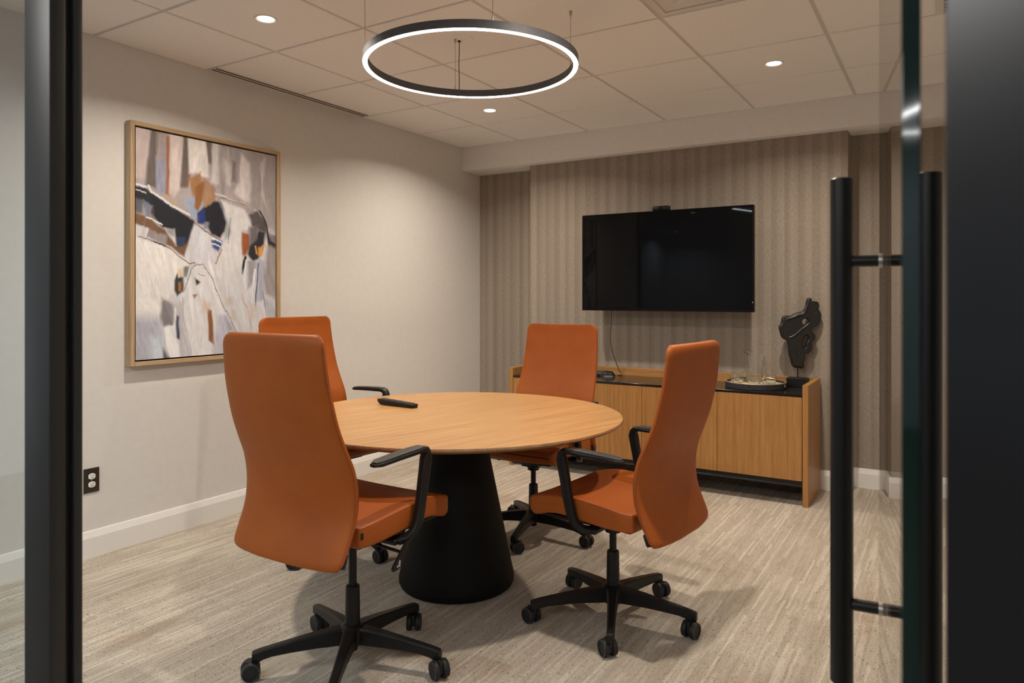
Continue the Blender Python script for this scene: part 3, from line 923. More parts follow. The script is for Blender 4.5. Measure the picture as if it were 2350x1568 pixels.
# keyboard and mouse
t = thing('keyboard', 'black computer keyboard lying on the sideboard glass, half behind a chair', 'keyboard', (1.13, 4.80, CT), R(4))
put('body', MB().add([(-0.21, -0.065, 0.0005), (0.21, -0.065, 0.0005), (0.21, 0.065, 0.0005), (-0.21, 0.065, 0.0005), (-0.21, -0.065, 0.010), (0.21, -0.065, 0.010), (0.21, 0.065, 0.026), (-0.21, 0.065, 0.026)],
                     [(0, 3, 2, 1), (4, 5, 6, 7), (0, 1, 5, 4), (1, 2, 6, 5), (2, 3, 7, 6), (3, 0, 4, 7)]).mesh('body', False), 'black', t)
kc = MB().rbox(-0.008, 0.008, -0.008, 0.008, 0, 0.006, 0.0015, 1).mesh('key')
for r_ in range(6):
    for c_ in range(21):
        yy = -0.053 + r_ * 0.0205
        put('key', kc, 'keycap', t, (-0.198 + c_ * 0.0198, yy, 0.0105 + (yy + 0.065) * 0.123), (R(7), 0, 0))
t = thing('computer_mouse', 'black computer mouse with a silver edge beside the keyboard', 'mouse', (1.378, 4.775, CT), R(-60))
rings = []
for k in range(9):
    u = k / 8
    y = -0.052 + 0.104 * u
    h_ = 0.036 * math.sin(math.pi * min(0.96, 0.1 + 0.82 * u)) ** 0.7
    w_ = 0.030 * (0.75 + 0.25 * math.sin(math.pi * u))
    if k in (0, 8): h_ *= 0.45; w_ *= 0.6
    rings.append([(w_ * math.cos(a), y, 0.004 + h_ * math.sin(a)) for a in [math.pi * i / 10 for i in range(11)]])
put('shell', MB().loft(rings), 'black', t)
put('skirt', MB().loft([[(0.033 * math.cos(a) * s, 0.054 * math.sin(a) * s, z) for a in [2 * math.pi * i / 28 for i in range(28)]] for s, z in ((0.97, 0.0005), (1.0, 0.003), (0.98, 0.007))]), 'silver', t)
put('scroll_wheel', MB().lathe([(0.007, -0.003), (0.008, 0), (0.007, 0.003)], n=16).xf(Matrix.Rotation(R(90), 4, 'Y')), 'key', t, (0, 0.030, 0.029))

# tray with jug and glasses
TRC = (2.434, 4.706)
t = thing('serving_tray', 'round dark mottled tray with pale inlay at the right end of the sideboard', 'tray', (*TRC, CT))
put('rim', MB().lathering([(0.176, 0.0005), (0.186, 0.002), (0.188, 0.034), (0.185, 0.038), (0.181, 0.036), (0.178, 0.024)], n=72), 'trayrim', t)
put('rim_edge', MB().lathering([(0.1795, 0.0375), (0.1875, 0.0365), (0.1865, 0.0400), (0.1815, 0.0405)], n=72), 'gold', t)
put('inlay', MB().lathe([(0.177, 0.001), (0.180, 0.023), (0.01, 0.024)], n=72), 'traytop', t)
put('side_plate', MB().rbox(-0.010, 0.010, -0.002, 0.002, -0.008, 0.008, 0.001, 1), 'gold', t, (0.188 * math.cos(R(-8)), 0.188 * math.sin(R(-8)), 0.021), (0, 0, R(82)))
TT = CT + 0.0242
glass_me = MB().lathe([(0.001, 0.0), (0.022, 0.0), (0.026, 0.003), (0.031, 0.016), (0.0335, 0.03), (0.031, 0.046), (0.0265, 0.056), (0.028, 0.062),
                       (0.0262, 0.0625), (0.0248, 0.056), (0.029, 0.046), (0.0312, 0.03), (0.0285, 0.016), (0.022, 0.007), (0.001, 0.0065)], n=36).mesh('bowl', True, 50)
GL = [(-0.090, -0.075, 'small rounded clear drinking glass at the front left of the tray'), (-0.128, 0.012, 'small rounded clear drinking glass at the far left of the tray'),
      (0.016, -0.112, 'small rounded clear drinking glass in front of the jug'), (0.100, -0.020, 'small rounded clear drinking glass right of the jug'),
      (-0.075, 0.095, 'small rounded clear drinking glass behind the jug on the tray')]
for gx, gy, lab in GL:
    g_ = put('drinking_glass', glass_me, 'glass', None, (TRC[0] + gx, TRC[1] + gy, TT))
    tag(g_, lab, 'glass', 'drinking glasses on the tray')
t = thing('glass_jug', 'tall clear glass jug with a handle standing on the tray', 'jug', (TRC[0] - 0.008, TRC[1] + 0.012, TT), R(-25))
rings_o, n_ = [], 40
prof = [(0.001, 0), (0.042, 0.0), (0.046, 0.004), (0.050, 0.05), (0.056, 0.11), (0.061, 0.165), (0.063, 0.185), (0.0605, 0.186), (0.0585, 0.165), (0.0535, 0.11), (0.0475, 0.05), (0.043, 0.012), (0.001, 0.011)]
for r_, z in prof:
    ring = []
    for i in range(n_):
        a = 2 * math.pi * i / n_
        lip = max(0, math.cos(a - math.pi)) ** 8 * max(0, (z - 0.13) / 0.056)
        rise = 0.020 * (-math.cos(a)) * max(0, (z - 0.11) / 0.075)
        ring.append(((r_ + 0.018 * lip) * math.cos(a), r_ * math.sin(a), z + rise))
    rings_o.append(ring)
put('jug_body', MB().loft(rings_o).mesh('jug_body', True, 50), 'glass', t)
put('jug_handle', MB().tube([(0.058, 0, 0.150), (0.070, 0, 0.155), (0.082, 0, 0.146), (0.087, 0, 0.125), (0.086, 0, 0.09), (0.080, 0, 0.05), (0.066, 0, 0.028), (0.051, 0, 0.026)], 0.0055, 10), 'glass', t)

# abstract sculpture
t = thing('abstract_sculpture', 'black abstract carved sculpture with two holes on a rod and block base', 'sculpture', (2.662, 4.868, CT))
put('base', MB().rbox(-0.062, 0.062, -0.045, 0.045, 0.0003, 0.058, 0.002, 1), 'blackmetal', t)
put('rod', MB().lathe([(0.0035, 0.056), (0.0035, 0.16)], n=14), 'blackmetal', t)
PX = 4.62 / 1632 / 6.03          # outline measured on the photo, turned into metres at the sculpture's distance
def sp(pts):
    return [((x - 1105) * PX, (1245 - y) * PX + 0.058) for x, y in pts]
outer = sp([(1050, 1095), (1010, 1000), (985, 900), (975, 790), (955, 735), (895, 690), (870, 610), (858, 555), (885, 500), (905, 415), (935, 398), (1010, 398), (1080, 360), (1170, 330), (1205, 270), (1225, 175),
            (1255, 152), (1278, 170), (1285, 195), (1340, 200), (1372, 225), (1370, 310), (1405, 370), (1400, 440), (1370, 510), (1300, 555), (1280, 580), (1300, 630), (1328, 660), (1320, 710), (1285, 750), (1285, 830), (1260, 890),
            (1205, 915), (1195, 980), (1175, 1060), (1168, 1108), (1110, 1100)])
hole1 = sp([(1150, 470), (1170, 440), (1200, 430), (1232, 445), (1245, 478), (1232, 508), (1200, 524), (1165, 510)])
hole2 = sp([(1165, 830), (1150, 790), (1165, 720), (1190, 670), (1225, 655), (1245, 680), (1235, 740), (1215, 780), (1210, 820), (1185, 845)])
cu = bpy.data.curves.new('carving', 'CURVE')
cu.dimensions = '2D'
cu.fill_mode = 'BOTH'
cu.extrude = 0.006
cu.bevel_depth = 0.013
cu.bevel_resolution = 5
def inset(pts, d):
    """move every corner by d towards the inside of the loop (negative: outwards)"""
    P = np.array(pts)
    ar = 0.5 * np.sum(P[:, 0] * np.roll(P[:, 1], -1) - np.roll(P[:, 0], -1) * P[:, 1])
    tg = np.roll(P, -1, 0) - np.roll(P, 1, 0)
    tg /= np.linalg.norm(tg, axis=1)[:, None]
    nn = np.stack([-tg[:, 1], tg[:, 0]], 1) * np.sign(ar)
    return (P + nn * d).tolist()
for pts in (inset(outer, 0.011), inset(hole1, -0.010), inset(hole2, -0.007)):
    s_ = cu.splines.new('BEZIER')
    s_.bezier_points.add(len(pts) - 1)
    for bp, p in zip(s_.bezier_points, pts):
        bp.co = (p[0], p[1], 0)
        bp.handle_left_type = bp.handle_right_type = 'AUTO'
    s_.use_cyclic_u = True
    s_.resolution_u = 4
tmp = bpy.data.objects.new('carving_tmp', cu)
COL.objects.link(tmp)
dg = bpy.context.evaluated_depsgraph_get()
me = bpy.data.meshes.new_from_object(tmp.evaluated_get(dg))
bpy.data.objects.remove(tmp)
bpy.data.curves.remove(cu)
me.transform(Matrix.Rotation(R(90), 4, 'X'))
me.materials.clear()
me.polygons.foreach_set('use_smooth', [True] * len(me.polygons))
me.set_sharp_from_angle(angle=R(45))
cv = put('carving', me, 'stone', t, (0, 0, 0), (0, 0, R(24)))
for pts, rr in (([(960, 690), (1020, 690), (1080, 650), (1150, 580), (1215, 535), (1270, 480)], 0.011), ([(915, 470), (960, 440), (1040, 420), (1110, 385), (1180, 375), (1210, 300), (1245, 200)], 0.011),
                ([(1290, 370), (1340, 365), (1375, 350)], 0.009), ([(1060, 760), (1075, 900), (1110, 1030)], 0.010)):
    P_ = sp(pts)
    put('ridge', MB().tube([(x, -0.0135, z) for x, z in P_], [rr * 0.35] + [rr] * (len(P_) - 2) + [rr * 0.35], 12), 'stone', cv)

# remote control on the table
t = thing('remote_control', 'black television remote control lying on the round table', 'remote control', (1.292, 2.556, TZ), R(-2))
rings = []
for k in range(12):
    u = k / 11
    x = -0.112 + 0.224 * u
    hw = 0.0235
    zb = 0.0004 if u > 0.12 else 0.013 - 0.1 * u
    zt_ = 0.0275 - 0.010 * u
    if k in (0, 11): hw -= 0.006
    rings.append([(x, -hw * 0.82, zb), (x, hw * 0.82, zb), (x, hw, zt_ - 0.004), (x, hw * 0.92, zt_), (x, -hw * 0.92, zt_), (x, -hw, zt_ - 0.004)])
put('body', MB().loft(rings).mesh('body', True, 30), 'black', t)
kb = MB().rbox(-0.0048, 0.0048, -0.0042, 0.0042, 0, 0.0028, 0.001, 1).mesh('button')
for r_ in range(13):
    for c_ in (-1, 0, 1):
        if r_ in (5, 8) and c_ == 0:
            continue
        x = -0.094 + r_ * 0.0152
        put('button', kb, 'key', t, (x, c_ * 0.0135, 0.0275 - 0.010 * (x + 0.112) / 0.224 - 0.0002), (0, R(2.5), 0))

# ------------------------------------------------------------------ wall outlet
t = thing('power_outlet', 'white twin power outlet in a dark bronze plate low on the left wall', 'outlet', (0, 1.840, 0.366))
put('plate', MB().rbox(0, 0.006, -0.036, 0.036, -0.058, 0.058, 0.002), 'plate', t)
for zz in (-0.0195, 0.0195):
    rc = []
    for xx, s in ((0.005, 1.0), (0.0085, 1.0), (0.009, 0.96)):
        rc.append([(xx, s * max(-0.0155, min(0.0155, 0.0175 * math.cos(a))) * 1.05, zz + s * 0.0143 * math.sin(a)) for a in [2 * math.pi * i / 32 for i in range(32)]])
    so = put('socket', MB().loft(rc), 'white', t)
    for yy in (-0.0055, 0.0055):
        put('slot', MB().box(0.0088, 0.0093, yy - 0.001, yy + 0.001, zz + 0.001, zz + 0.008), 'slot', so)
    put('ground_hole', MB().lathe([(0.0024, 0), (0.0024, 0.0005)], n=14).xf(Matrix.Rotation(R(90), 4, 'Y')), 'slot', so, (0.0088, 0, zz - 0.006))
put('screw', MB().lathe([(0.003, 0), (0.0025, 0.001)], n=12).xf(Matrix.Rotation(R(90), 4, 'Y')), 'steel', t, (0.006, 0, 0))

# ------------------------------------------------------------------ framed painting
AY0, AY1, AZ0, AZ1 = 2.006, 2.930, 0.896, 2.121
t = thing('framed_painting', 'large abstract painting in white, grey, navy and rust in a pale wood float frame', 'painting', (0, (AY0 + AY1) / 2, AZ0))
ay, az = -(AY0 + AY1) / 2, -AZ0
fw, fd = 0.022, 0.046
put('frame_side', MB().rbox(0.0005, fd, AY0 + ay, AY0 + fw + ay, 0, AZ1 + az, 0.0015, 1), 'framewood', t)
put('frame_side', MB().rbox(0.0005, fd, AY1 - fw + ay, AY1 + ay, 0, AZ1 + az, 0.0015, 1), 'framewood', t)
put('frame_side', MB().rbox(0.0005, fd, AY0 + fw + ay, AY1 - fw + ay, 0, fw, 0.0015, 1), 'framewoodh', t)
put('frame_side', MB().rbox(0.0005, fd, AY0 + fw + ay, AY1 - fw + ay, AZ1 - fw + az, AZ1 + az, 0.0015, 1), 'framewoodh', t)
put('backing', MB().box(0.0005, 0.012, AY0 + fw + ay, AY1 - fw + ay, fw, AZ1 - fw + az), 'canvasedge', t)
gap = 0.008
CY0, CY1, CZ0, CZ1 = AY0 + fw + gap, AY1 - fw - gap, AZ0 + fw + gap, AZ1 - fw - gap
put('canvas', MB().box(0.012, 0.0372, CY0 + ay, CY1 + ay, CZ0 + az, CZ1 + az), 'canvasedge', t)

# paint layer: strokes laid out on the canvas plane, stored as the paint's own colour
NX, NY = 330, 440
SQ = np.array([[128, 72], [985, 245], [985, 1393], [137, 1490]], float)      # corners as read off the picture
UV = np.array([[0, 0], [1, 0], [1, 1], [0, 1]], float)
A_, b_ = [], []
for (x, y), (u, v_) in zip(UV, SQ):
    A_ += [[x, y, 1, 0, 0, 0, -u * x, -u * y], [0, 0, 0, x, y, 1, -v_ * x, -v_ * y]]
    b_ += [u, v_]
hm = np.linalg.solve(np.array(A_), np.array(b_))
gu, gv = np.meshgrid(np.linspace(0, 1, NX), np.linspace(0, 1, NY))
den = hm[6] * gu + hm[7] * gv + 1
PXX = (hm[0] * gu + hm[1] * gv + hm[2]) / den
PYY = (hm[3] * gu + hm[4] * gv + hm[5]) / den
rs = np.random.RandomState(3)
def vnoise(x, y, seed):
    r_ = np.random.RandomState(seed)
    g_ = r_.rand(64, 64)
    xi, yi = np.floor(x).astype(int), np.floor(y).astype(int)
    fx, fy = x - xi, y - yi
    fx, fy = fx * fx * (3 - 2 * fx), fy * fy * (3 - 2 * fy)
    q = lambda i, j: g_[i % 64, j % 64]
    return (q(xi, yi) * (1 - fx) + q(xi + 1, yi) * fx) * (1 - fy) + (q(xi, yi + 1) * (1 - fx) + q(xi + 1, yi + 1) * fx) * fy - 0.5
PXX = PXX + 9 * vnoise(PXX / 40, PYY / 70, 1) + 3 * vnoise(PXX / 6, PYY / 40, 2)
PYY = PYY + 12 * vnoise(PXX / 45, PYY / 80, 3) + 7 * vnoise(PXX / 7, PYY / 70, 4)
img = np.zeros((NY, NX, 3))
def lin(c):
    c = np.array(c, float) / 255
    return np.where(c < 0.04045, c / 12.92, ((c + 0.055) / 1.055) ** 2.4)
def lay(mask, col, op=1.0):
    global img
    k = (mask * op)[..., None]
    img = img * (1 - k) + lin(col) * k
def poly(pts, col, soft=7, op=1.0):
    d2 = np.full(PXX.shape, 1e9)
    ins = np.zeros(PXX.shape, bool)
    n_ = len(pts)
    for i in range(n_):
        x0, y0 = pts[i]; x1, y1 = pts[(i + 1) % n_]
        dx, dy = x1 - x0, y1 - y0
        tt = np.clip(((PXX - x0) * dx + (PYY - y0) * dy) / (dx * dx + dy * dy + 1e-9), 0, 1)
        d2 = np.minimum(d2, (PXX - x0 - tt * dx) ** 2 + (PYY - y0 - tt * dy) ** 2)
        if dy != 0:
            ins ^= ((y0 > PYY) != (y1 > PYY)) & (PXX < dx * (PYY - y0) / dy + x0)
    sd = np.where(ins, 1, -1) * np.sqrt(d2)
    lay(np.clip(0.5 + sd / (2 * soft), 0, 1), col, op)
def line(pts, wd, col, op=1.0):
    d2 = np.full(PXX.shape, 1e9)
    for (x0, y0), (x1, y1) in zip(pts, pts[1:]):
        dx, dy = x1 - x0, y1 - y0
        tt = np.clip(((PXX - x0) * dx + (PYY - y0) * dy) / (dx * dx + dy * dy + 1e-9), 0, 1)
        d2 = np.minimum(d2, (PXX - x0 - tt * dx) ** 2 + (PYY - y0 - tt * dy) ** 2)
    lay(np.clip((wd / 2 + 2 - np.sqrt(d2)) / 4, 0, 1), col, op)
TAU = (168, 157, 154); OFF = (214, 208, 203)
img[:] = lin(TAU)
poly([(100, 700), (1000, 700), (1000, 1600), (100, 1600)], (206, 201, 199), 60)
poly([(110, 60), (225, 80), (215, 250), (190, 385), (110, 375)], (190, 172, 165), 10)
poly([(225, 80), (290, 95), (262, 300), (258, 450), (190, 425), (205, 260)], (104, 94, 89), 10)
poly([(255, 250), (322, 260), (322, 485), (265, 475)], (146, 147, 163), 14)
poly([(262, 90), (330, 110), (322, 270), (262, 270)], (160, 146, 142), 14)
poly([(320, 130), (346, 130), (342, 485), (318, 480)], (156, 103, 68), 7)
poly([(345, 110), (442, 130), (402, 440), (362, 492), (340, 470)], (204, 187, 178), 10)
poly([(428, 120), (457, 135), (462, 380), (442, 440), (404, 432)], (108, 99, 94), 9)
poly([(452, 345), (468, 350), (456, 440), (440, 440)], (146, 98, 70), 5)
poly([(455, 130), (566, 150), (576, 290), (580, 375), (530, 372), (500, 340), (463, 352)], (216, 207, 198), 8)
poly([(566, 150), (607, 165), (592, 300), (577, 290)], (112, 105, 102), 7)
poly([(610, 170), (654, 180), (642, 420), (595, 412)], (203, 196, 190), 9)
poly([(650, 175), (1010, 235), (1010, 720), (900, 570), (780, 485), (640, 445)], (163, 153, 151), 18)
poly([(672, 270), (722, 320), (716, 425), (688, 425)], (196, 186, 180), 12)
poly([(724, 275), (746, 285), (748, 405), (724, 395)], (116, 106, 104), 10, 0.8)
poly([(776, 230), (832, 290), (834, 522), (800, 522), (738, 462), (772, 400)], (208, 198, 191), 10)
poly([(896, 285), (928, 250), (906, 420), (942, 585), (898, 480)], (192, 183, 178), 7)
poly([(462, 380), (532, 345), (546, 480), (486, 505)], (166, 122, 84), 9)
poly([(548, 375), (618, 440), (622, 545), (554, 558), (540, 480)], (166, 130, 100), 7)
poly([(440, 505), (492, 495), (545, 515), (522, 645), (488, 625), (448, 560)], (152, 163, 180), 8)
poly([(500, 430), (550, 400), (545, 520), (512, 578), (494, 562)], (150, 101, 58), 6)
poly([(110, 580), (190, 620), (320, 700), (380, 790), (470, 740), (440, 860), (330, 790), (250, 740), (200, 700), (110, 640)], (122, 90, 66), 8)
poly([(110, 425), (190, 445), (300, 520), (400, 580), (490, 640), (496, 662), (472, 740), (440, 775), (400, 792), (380, 782), (375, 690), (300, 682), (220, 602), (180, 535), (110, 515)], (34, 37, 48), 7)
poly([(110, 505), (178, 520), (175, 600), (110, 580)], (96, 98, 108), 8)
poly([(178, 515), (236, 555), (222, 600), (262, 640), (198, 622)], (124, 131, 148), 8)
poly([(385, 735), (442, 740), (432, 792), (388, 788)], (52, 66, 104), 7)
poly([(330, 690), (375, 685), (370, 735), (335, 715)], (150, 152, 152), 7)
line([(125, 412), (195, 440)], 13, (214, 210, 205)); line([(130, 455), (195, 475)], 8, (190, 192, 194))
line([(208, 430), (228, 470), (300, 510), (400, 572), (462, 602)], 13, (212, 208, 203)); line([(215, 475), (300, 525), (390, 580)], 6, (40, 64, 78))
line([(318, 490), (385, 545)], 12, (190, 150, 115)); line([(202, 628), (296, 662)], 9, (218, 215, 212))
poly([(205, 690), (332, 735), (322, 795), (200, 738)], (148, 140, 140), 8)
poly([(110, 652), (207, 690), (196, 737), (110, 728)], (200, 196, 195), 6)
line([(205, 690), (196, 737)], 7, (226, 222, 216))
poly([(492, 660), (600, 742), (642, 832), (612, 905), (652, 1005), (560, 935), (438, 855), (470, 742)], (206, 203, 205), 10)
poly([(515, 590), (555, 560), (620, 518), (652, 520), (702, 612), (682, 702), (652, 748), (600, 722), (568, 662), (513, 652)], (34, 35, 46), 7)
poly([(511, 588), (560, 568), (562, 665), (513, 652)], (40, 60, 124), 8)
poly([(555, 650), (585, 650), (580, 690), (560, 690)], (130, 138, 152), 7)
poly([(640, 515), (662, 560), (722, 622), (702, 792), (680, 802), (692, 642)], (150, 156, 158), 8)
poly([(655, 515), (780, 558), (852, 622), (850, 685), (790, 692), (778, 862), (760, 1102), (640, 1002), (618, 902), (662, 802), (722, 702)], (215, 211, 207), 10)
line([(620, 470), (700, 505), (780, 525), (880, 570), (950, 690)], 9, (206, 198, 188)); line([(640, 500), (760, 520), (860, 560)], 4, (120, 105, 95))
line([(492, 650), (560, 700), (650, 760)], 6, (120, 96, 86)); line([(712, 620), (700, 775)], 4, (120, 110, 100))
poly([(600, 755), (668, 760), (640, 828), (608, 802)], (62, 80, 134), 7); line([(606, 748), (660, 770)], 8, (225, 225, 225)); line([(604, 776), (648, 795)], 7, (225, 225, 225))
line([(660, 808), (625, 895)], 7, (165, 125, 100))
poly([(822, 595), (882, 568), (932, 650), (952, 722), (1010, 760), (1010, 825), (950, 792), (930, 702), (890, 692), (838, 662)], (92, 86, 88), 9)
poly([(952, 712), (1010, 715), (1010, 765), (960, 760)], (120, 120, 132), 8)
poly([(786, 705), (832, 718), (836, 782), (800, 852), (783, 832)], (158, 92, 52), 8)
poly([(830, 780), (880, 690), (928, 700), (916, 792), (880, 862), (850, 882), (818, 832)], (44, 42, 52), 8)
poly([(826, 670), (880, 660), (870, 740), (830, 780)], (118, 112, 114), 9)
poly([(878, 790), (922, 768), (906, 842), (878, 842)], (216, 150, 66), 7); line([(862, 780), (870, 830)], 8, (190, 150, 100))
line([(892, 570), (940, 680), (952, 830), (946, 900), (962, 962)], 8, (34, 34, 42))
line([(960, 765), (1000, 805)], 26, (60, 45, 42))
line([(805, 850), (786, 950)], 15, (38, 44, 44)); line([(812, 870), (800, 1000), (806, 1080)], 11, (224, 220, 216))
poly([(818, 875), (872, 880), (862, 1000), (820, 1045)], (158, 154, 158), 9)
poly([(880, 858), (922, 880), (916, 1100), (868, 1112)], (172, 173, 188), 9)
line([(880, 890), (872, 1000), (864, 1140)], 7, (84, 94, 106)); line([(860, 930), (850, 1040), (858, 1130)], 12, (222, 220, 220))
poly([(940, 775), (1010, 805), (1010, 1110), (928, 1062), (912, 960)], (160, 150, 147), 12)
line([(912, 1050), (930, 1215)], 6, (140, 134, 136))
poly([(930, 1100), (1010, 1110), (1010, 1420), (900, 1400)], (186, 184, 188), 14)
poly([(640, 1000), (780, 900), (800, 1052), (862, 1135), (842, 1320), (740, 1320), (660, 1150)], (206, 202, 201), 12)
poly([(110, 735), (300, 792), (440, 882), (478, 915), (400, 962), (380, 1082), (300, 1132), (280, 1252), (110, 1262)], (222, 216, 208), 10)
line([(150, 735), (240, 765), (330, 800), (470, 905)], 5, (92, 80, 78)); line([(250, 770), (320, 795)], 8, (40, 36, 40))
poly([(236, 1000), (262, 1000), (262, 1110), (240, 1110)], (206, 190, 176), 14, 0.6)
poly([(110, 1225), (300, 1225), (332, 1520), (110, 1540)], (172, 170, 176), 40)
poly([(225, 1350), (310, 1340), (320, 1500), (240, 1500)], (196, 202, 206), 22)
poly([(298, 1105), (372, 1150), (367, 1272), (310, 1282), (288, 1222)], (130, 125, 128), 12)
poly([(425, 1010), (500, 910), (560, 920), (640, 1050), (682, 1182), (742, 1300), (722, 1450), (480, 1462), (428, 1280), (415, 1100)], (217, 213, 210), 10)
poly([(370, 1150), (430, 1120), (440, 1280), (480, 1460), (410, 1470), (400, 1300)], (190, 184, 184), 12)
poly([(313, 1290), (366, 1270), (402, 1400), (412, 1470), (350, 1475), (330, 1400)], (226, 223, 220), 7)
poly([(386, 1205), (402, 1210), (407, 1352), (386, 1342)], (60, 72, 100), 6); line([(378, 1170), (374, 1290)], 9, (222, 220, 218))
poly([(308, 1400), (348, 1475), (308, 1480)], (110, 106, 108), 8)
poly([(374, 1000), (395, 960), (432, 985), (426, 1062), (390, 1097), (374, 1062)], (56, 66, 76), 6)
poly([(395, 1012), (416, 1008), (411, 1072), (394, 1062)], (176, 116, 54), 5); poly([(390, 938), (432, 925), (436, 972), (400, 987)], (220, 194, 164), 6)
poly([(430, 920), (468, 915), (450, 975), (432, 980)], (120, 130, 128), 6)
poly([(578, 1158), (602, 1170), (612, 1290), (630, 1395), (584, 1352)], (146, 98, 62), 6); poly([(545, 1120), (595, 1130), (590, 1170), (550, 1190)], (206, 172, 136), 14, 0.7)
line([(428, 1070), (476, 940), (510, 905), (545, 905), (604, 985), (662, 1120), (748, 1300)], 5, (138, 122, 113))
line([(470, 900), (500, 900)], 7, (140, 80, 66)); line([(425, 1100), (432, 1230), (480, 1440)], 4, (170, 162, 158)); line([(520, 960), (560, 970)], 5, (160, 140, 134))
poly([(498, 983), (533, 1005), (506, 1027)], (50, 56, 66), 5); poly([(488, 1083), (517, 1078), (498, 1112)], (156, 114, 108), 5)
line([(785, 1090), (830, 1180), (836, 1310)], 5, (190, 162, 136)); poly([(690, 1090), (730, 1095), (725, 1140), (695, 1140)], (196, 170, 140), 14, 0.7); poly([(715, 1170), (750, 1175), (745, 1235), (720, 1230)], (196, 170, 140), 14, 0.6)
poly([(640, 1205), (702, 1195), (702, 1460), (600, 1460)], (184, 181, 188), 16); poly([(690, 1220), (740, 1290), (700, 1300)], (158, 160, 176), 8)
poly([(820, 1110), (868, 1140), (850, 1240), (826, 1180)], (196, 174, 156), 10, 0.7)
rs = np.random.RandomState(11)
for k in range(520):
    cu_, cv_ = rs.rand(), rs.rand()
    i0, j0 = int(cv_ * (NY - 1)), int(cu_ * (NX - 1))
    c0 = img[i0, j0].copy()
    hl, hw_ = rs.uniform(18, 60), rs.uniform(2.0, 6.0)
    lean = rs.uniform(-0.25, 0.25) + (0.25 if cv_ > 0.5 else -0.05)
    fac = rs.choice([0.86, 0.92, 1.1, 1.2])
    y0_, y1_, x0_, x1_ = max(0, i0 - 80), min(NY, i0 + 80), max(0, j0 - 60), min(NX, j0 + 60)
    yy_, xx_ = np.mgrid[y0_:y1_, x0_:x1_]
    dy_ = yy_ - i0
    dx_ = xx_ - j0 - lean * dy_ - 0.004 * dy_ ** 2 * rs.uniform(-1, 1)
    sub = img[y0_:y1_, x0_:x1_]
    sim = np.exp(-np.sum((np.sqrt(sub) - np.sqrt(c0)) ** 2, -1) / (0.35 if k % 6 == 0 else 0.012))
    if k % 6 == 0:
        hl, hw_ = hl * 0.5, hw_ * 0.7
    mk = sim * np.clip(1.4 - (dy_ / hl) ** 2 - (dx_ / hw_) ** 2, 0, 1) * rs.uniform(0.25, 0.6)
    img[y0_:y1_, x0_:x1_] = sub * (1 - mk[..., None]) + np.clip(c0 * fac, 0, 1) * mk[..., None]
bri = 1 + 0.10 * vnoise(PXX / 5, PYY / 45, 8) + 0.08 * vnoise(PXX / 22, PYY / 22, 9)
lum_ = np.clip(img.mean(-1, keepdims=True) / 0.45, 0, 1)
img = np.clip(img * bri[..., None] * (0.92 + lum_ * np.array([0.21, 0.27, 0.37])), 0, 0.94)
ys = CY0 + ay + np.linspace(0, 1, NX) * (CY1 - CY0)
zs = CZ1 + az - np.linspace(0, 1, NY) * (CZ1 - CZ0)
relief = 0.0004 * (bri - 1) / 0.1
vv = np.stack([np.full((NY, NX), 0.0378) + relief, np.broadcast_to(ys[None], (NY, NX)), np.broadcast_to(zs[:, None], (NY, NX))], -1).reshape(-1, 3)
ii = np.arange(NX * NY).reshape(NY, NX)
ff = np.stack([ii[:-1, :-1], ii[1:, :-1], ii[1:, 1:], ii[:-1, 1:]], -1).reshape(-1, 4)
me = bpy.data.meshes.new('paint_layer')
me.from_pydata(vv.tolist(), [], ff.tolist())
ca = me.color_attributes.new('paint', 'FLOAT_COLOR', 'POINT')
ca.data.foreach_set('color', np.concatenate([img.reshape(-1, 3), np.ones((NX * NY, 1))], 1).ravel())
me.polygons.foreach_set('use_smooth', [True] * len(me.polygons))
m, nt, b = newmat('acrylic paint')
at = nd(nt, 'ShaderNodeVertexColor', layer_name='paint')
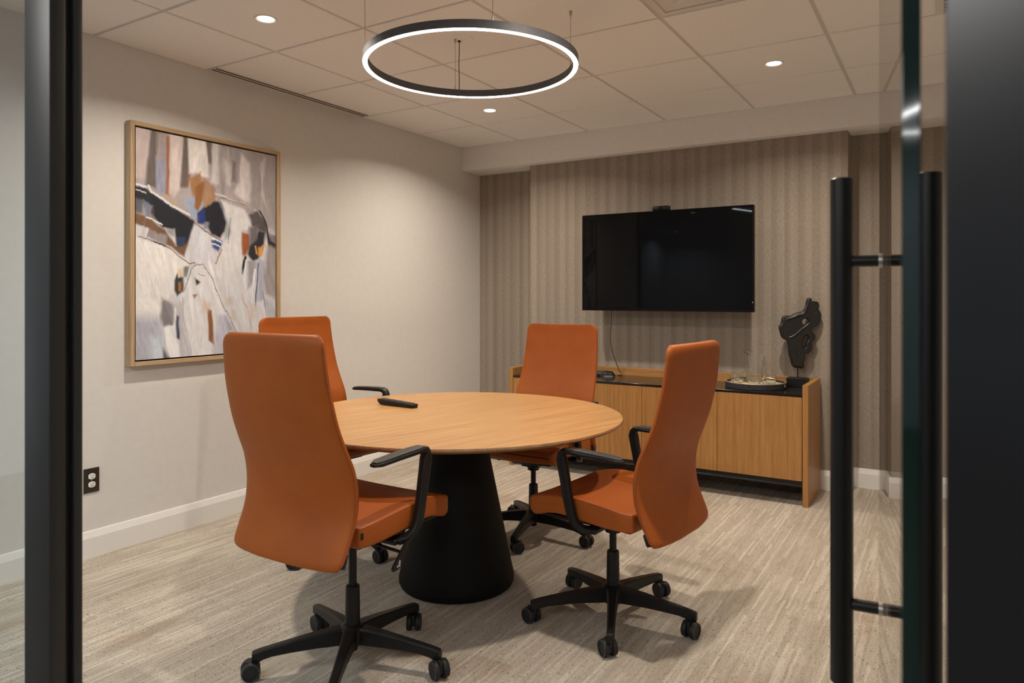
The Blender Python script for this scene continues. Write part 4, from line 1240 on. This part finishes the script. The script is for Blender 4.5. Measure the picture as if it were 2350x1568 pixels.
nt.links.new(mixc(nt, 1.0, at.outputs[0], ramp(nt, noise(nt, coords(nt, (1, 260, 30)), 1.0, 3), [(0.3, (0.88, 0.88, 0.88)), (0.7, (1, 1, 1))]), 'MULTIPLY'), b.inputs['Base Color'])
b.inputs['Roughness'].default_value = 0.5
M['acrylic'] = m
put('paint_layer', me, 'acrylic', t)

# ------------------------------------------------------------------ office lights and added fill panels behind the camera
OZ = 2.66
for x, y, lab in ((-0.19, -2.30, 'round downlight in the corridor ceiling, just outside the glazed front'), (-1.58, -5.57, 'round downlight in the corridor ceiling, farthest from the doorway'),
                  ):
    downlight(x, y, lab, OZ, NEUTRAL, SPOT_W, 'corridor downlights')
def linear_light(p0, p1, label):
    c = ((p0[0] + p1[0]) / 2, (p0[1] + p1[1]) / 2, OZ)
    ln = math.hypot(p1[0] - p0[0], p1[1] - p0[1])
    t = thing('linear_light', label, 'ceiling light', c, math.atan2(p1[1] - p0[1], p1[0] - p0[0]))
    put('housing', MB().rbox(-ln / 2, ln / 2, -0.03, 0.03, -0.03, -0.0005, 0.002, 1), 'white', t)
    put('diffuser', MB().box(-ln / 2 + 0.004, ln / 2 - 0.004, -0.025, 0.025, -0.0325, -0.0298), 'linear', t)
linear_light((0.59, -1.86), (1.10, -3.35), 'slim linear light in the corridor ceiling near the doorway')
linear_light((4.13, -5.12), (4.62, -3.88), 'slim slanting linear light in the office ceiling far behind the camera')
linear_light((3.5, -5.60), (5.2, -5.60), 'slim crosswise linear light in the office ceiling far behind the camera')
for x, y, lab in ((2.6, -1.45, 'added flat fill light panel just behind the camera'), (4.7, -1.7, 'added flat fill light panel behind the right jamb'),
                  (0.8, -0.85, 'added flat fill light panel in front of the glass sidelight')):
    t = thing('fill_panel', lab, 'ceiling light', (x, y, OZ), 0, 'added fill panels')  # unseen panels added to brighten the room through doorway and sidelight
    put('frame', MB().rbox(-0.61, 0.61, -0.31, 0.31, -0.012, -0.0005, 0.002, 1), 'white', t)
    put('diffuser', MB().box(-0.58, 0.58, -0.28, 0.28, -0.0135, -0.0118), 'panel', t)
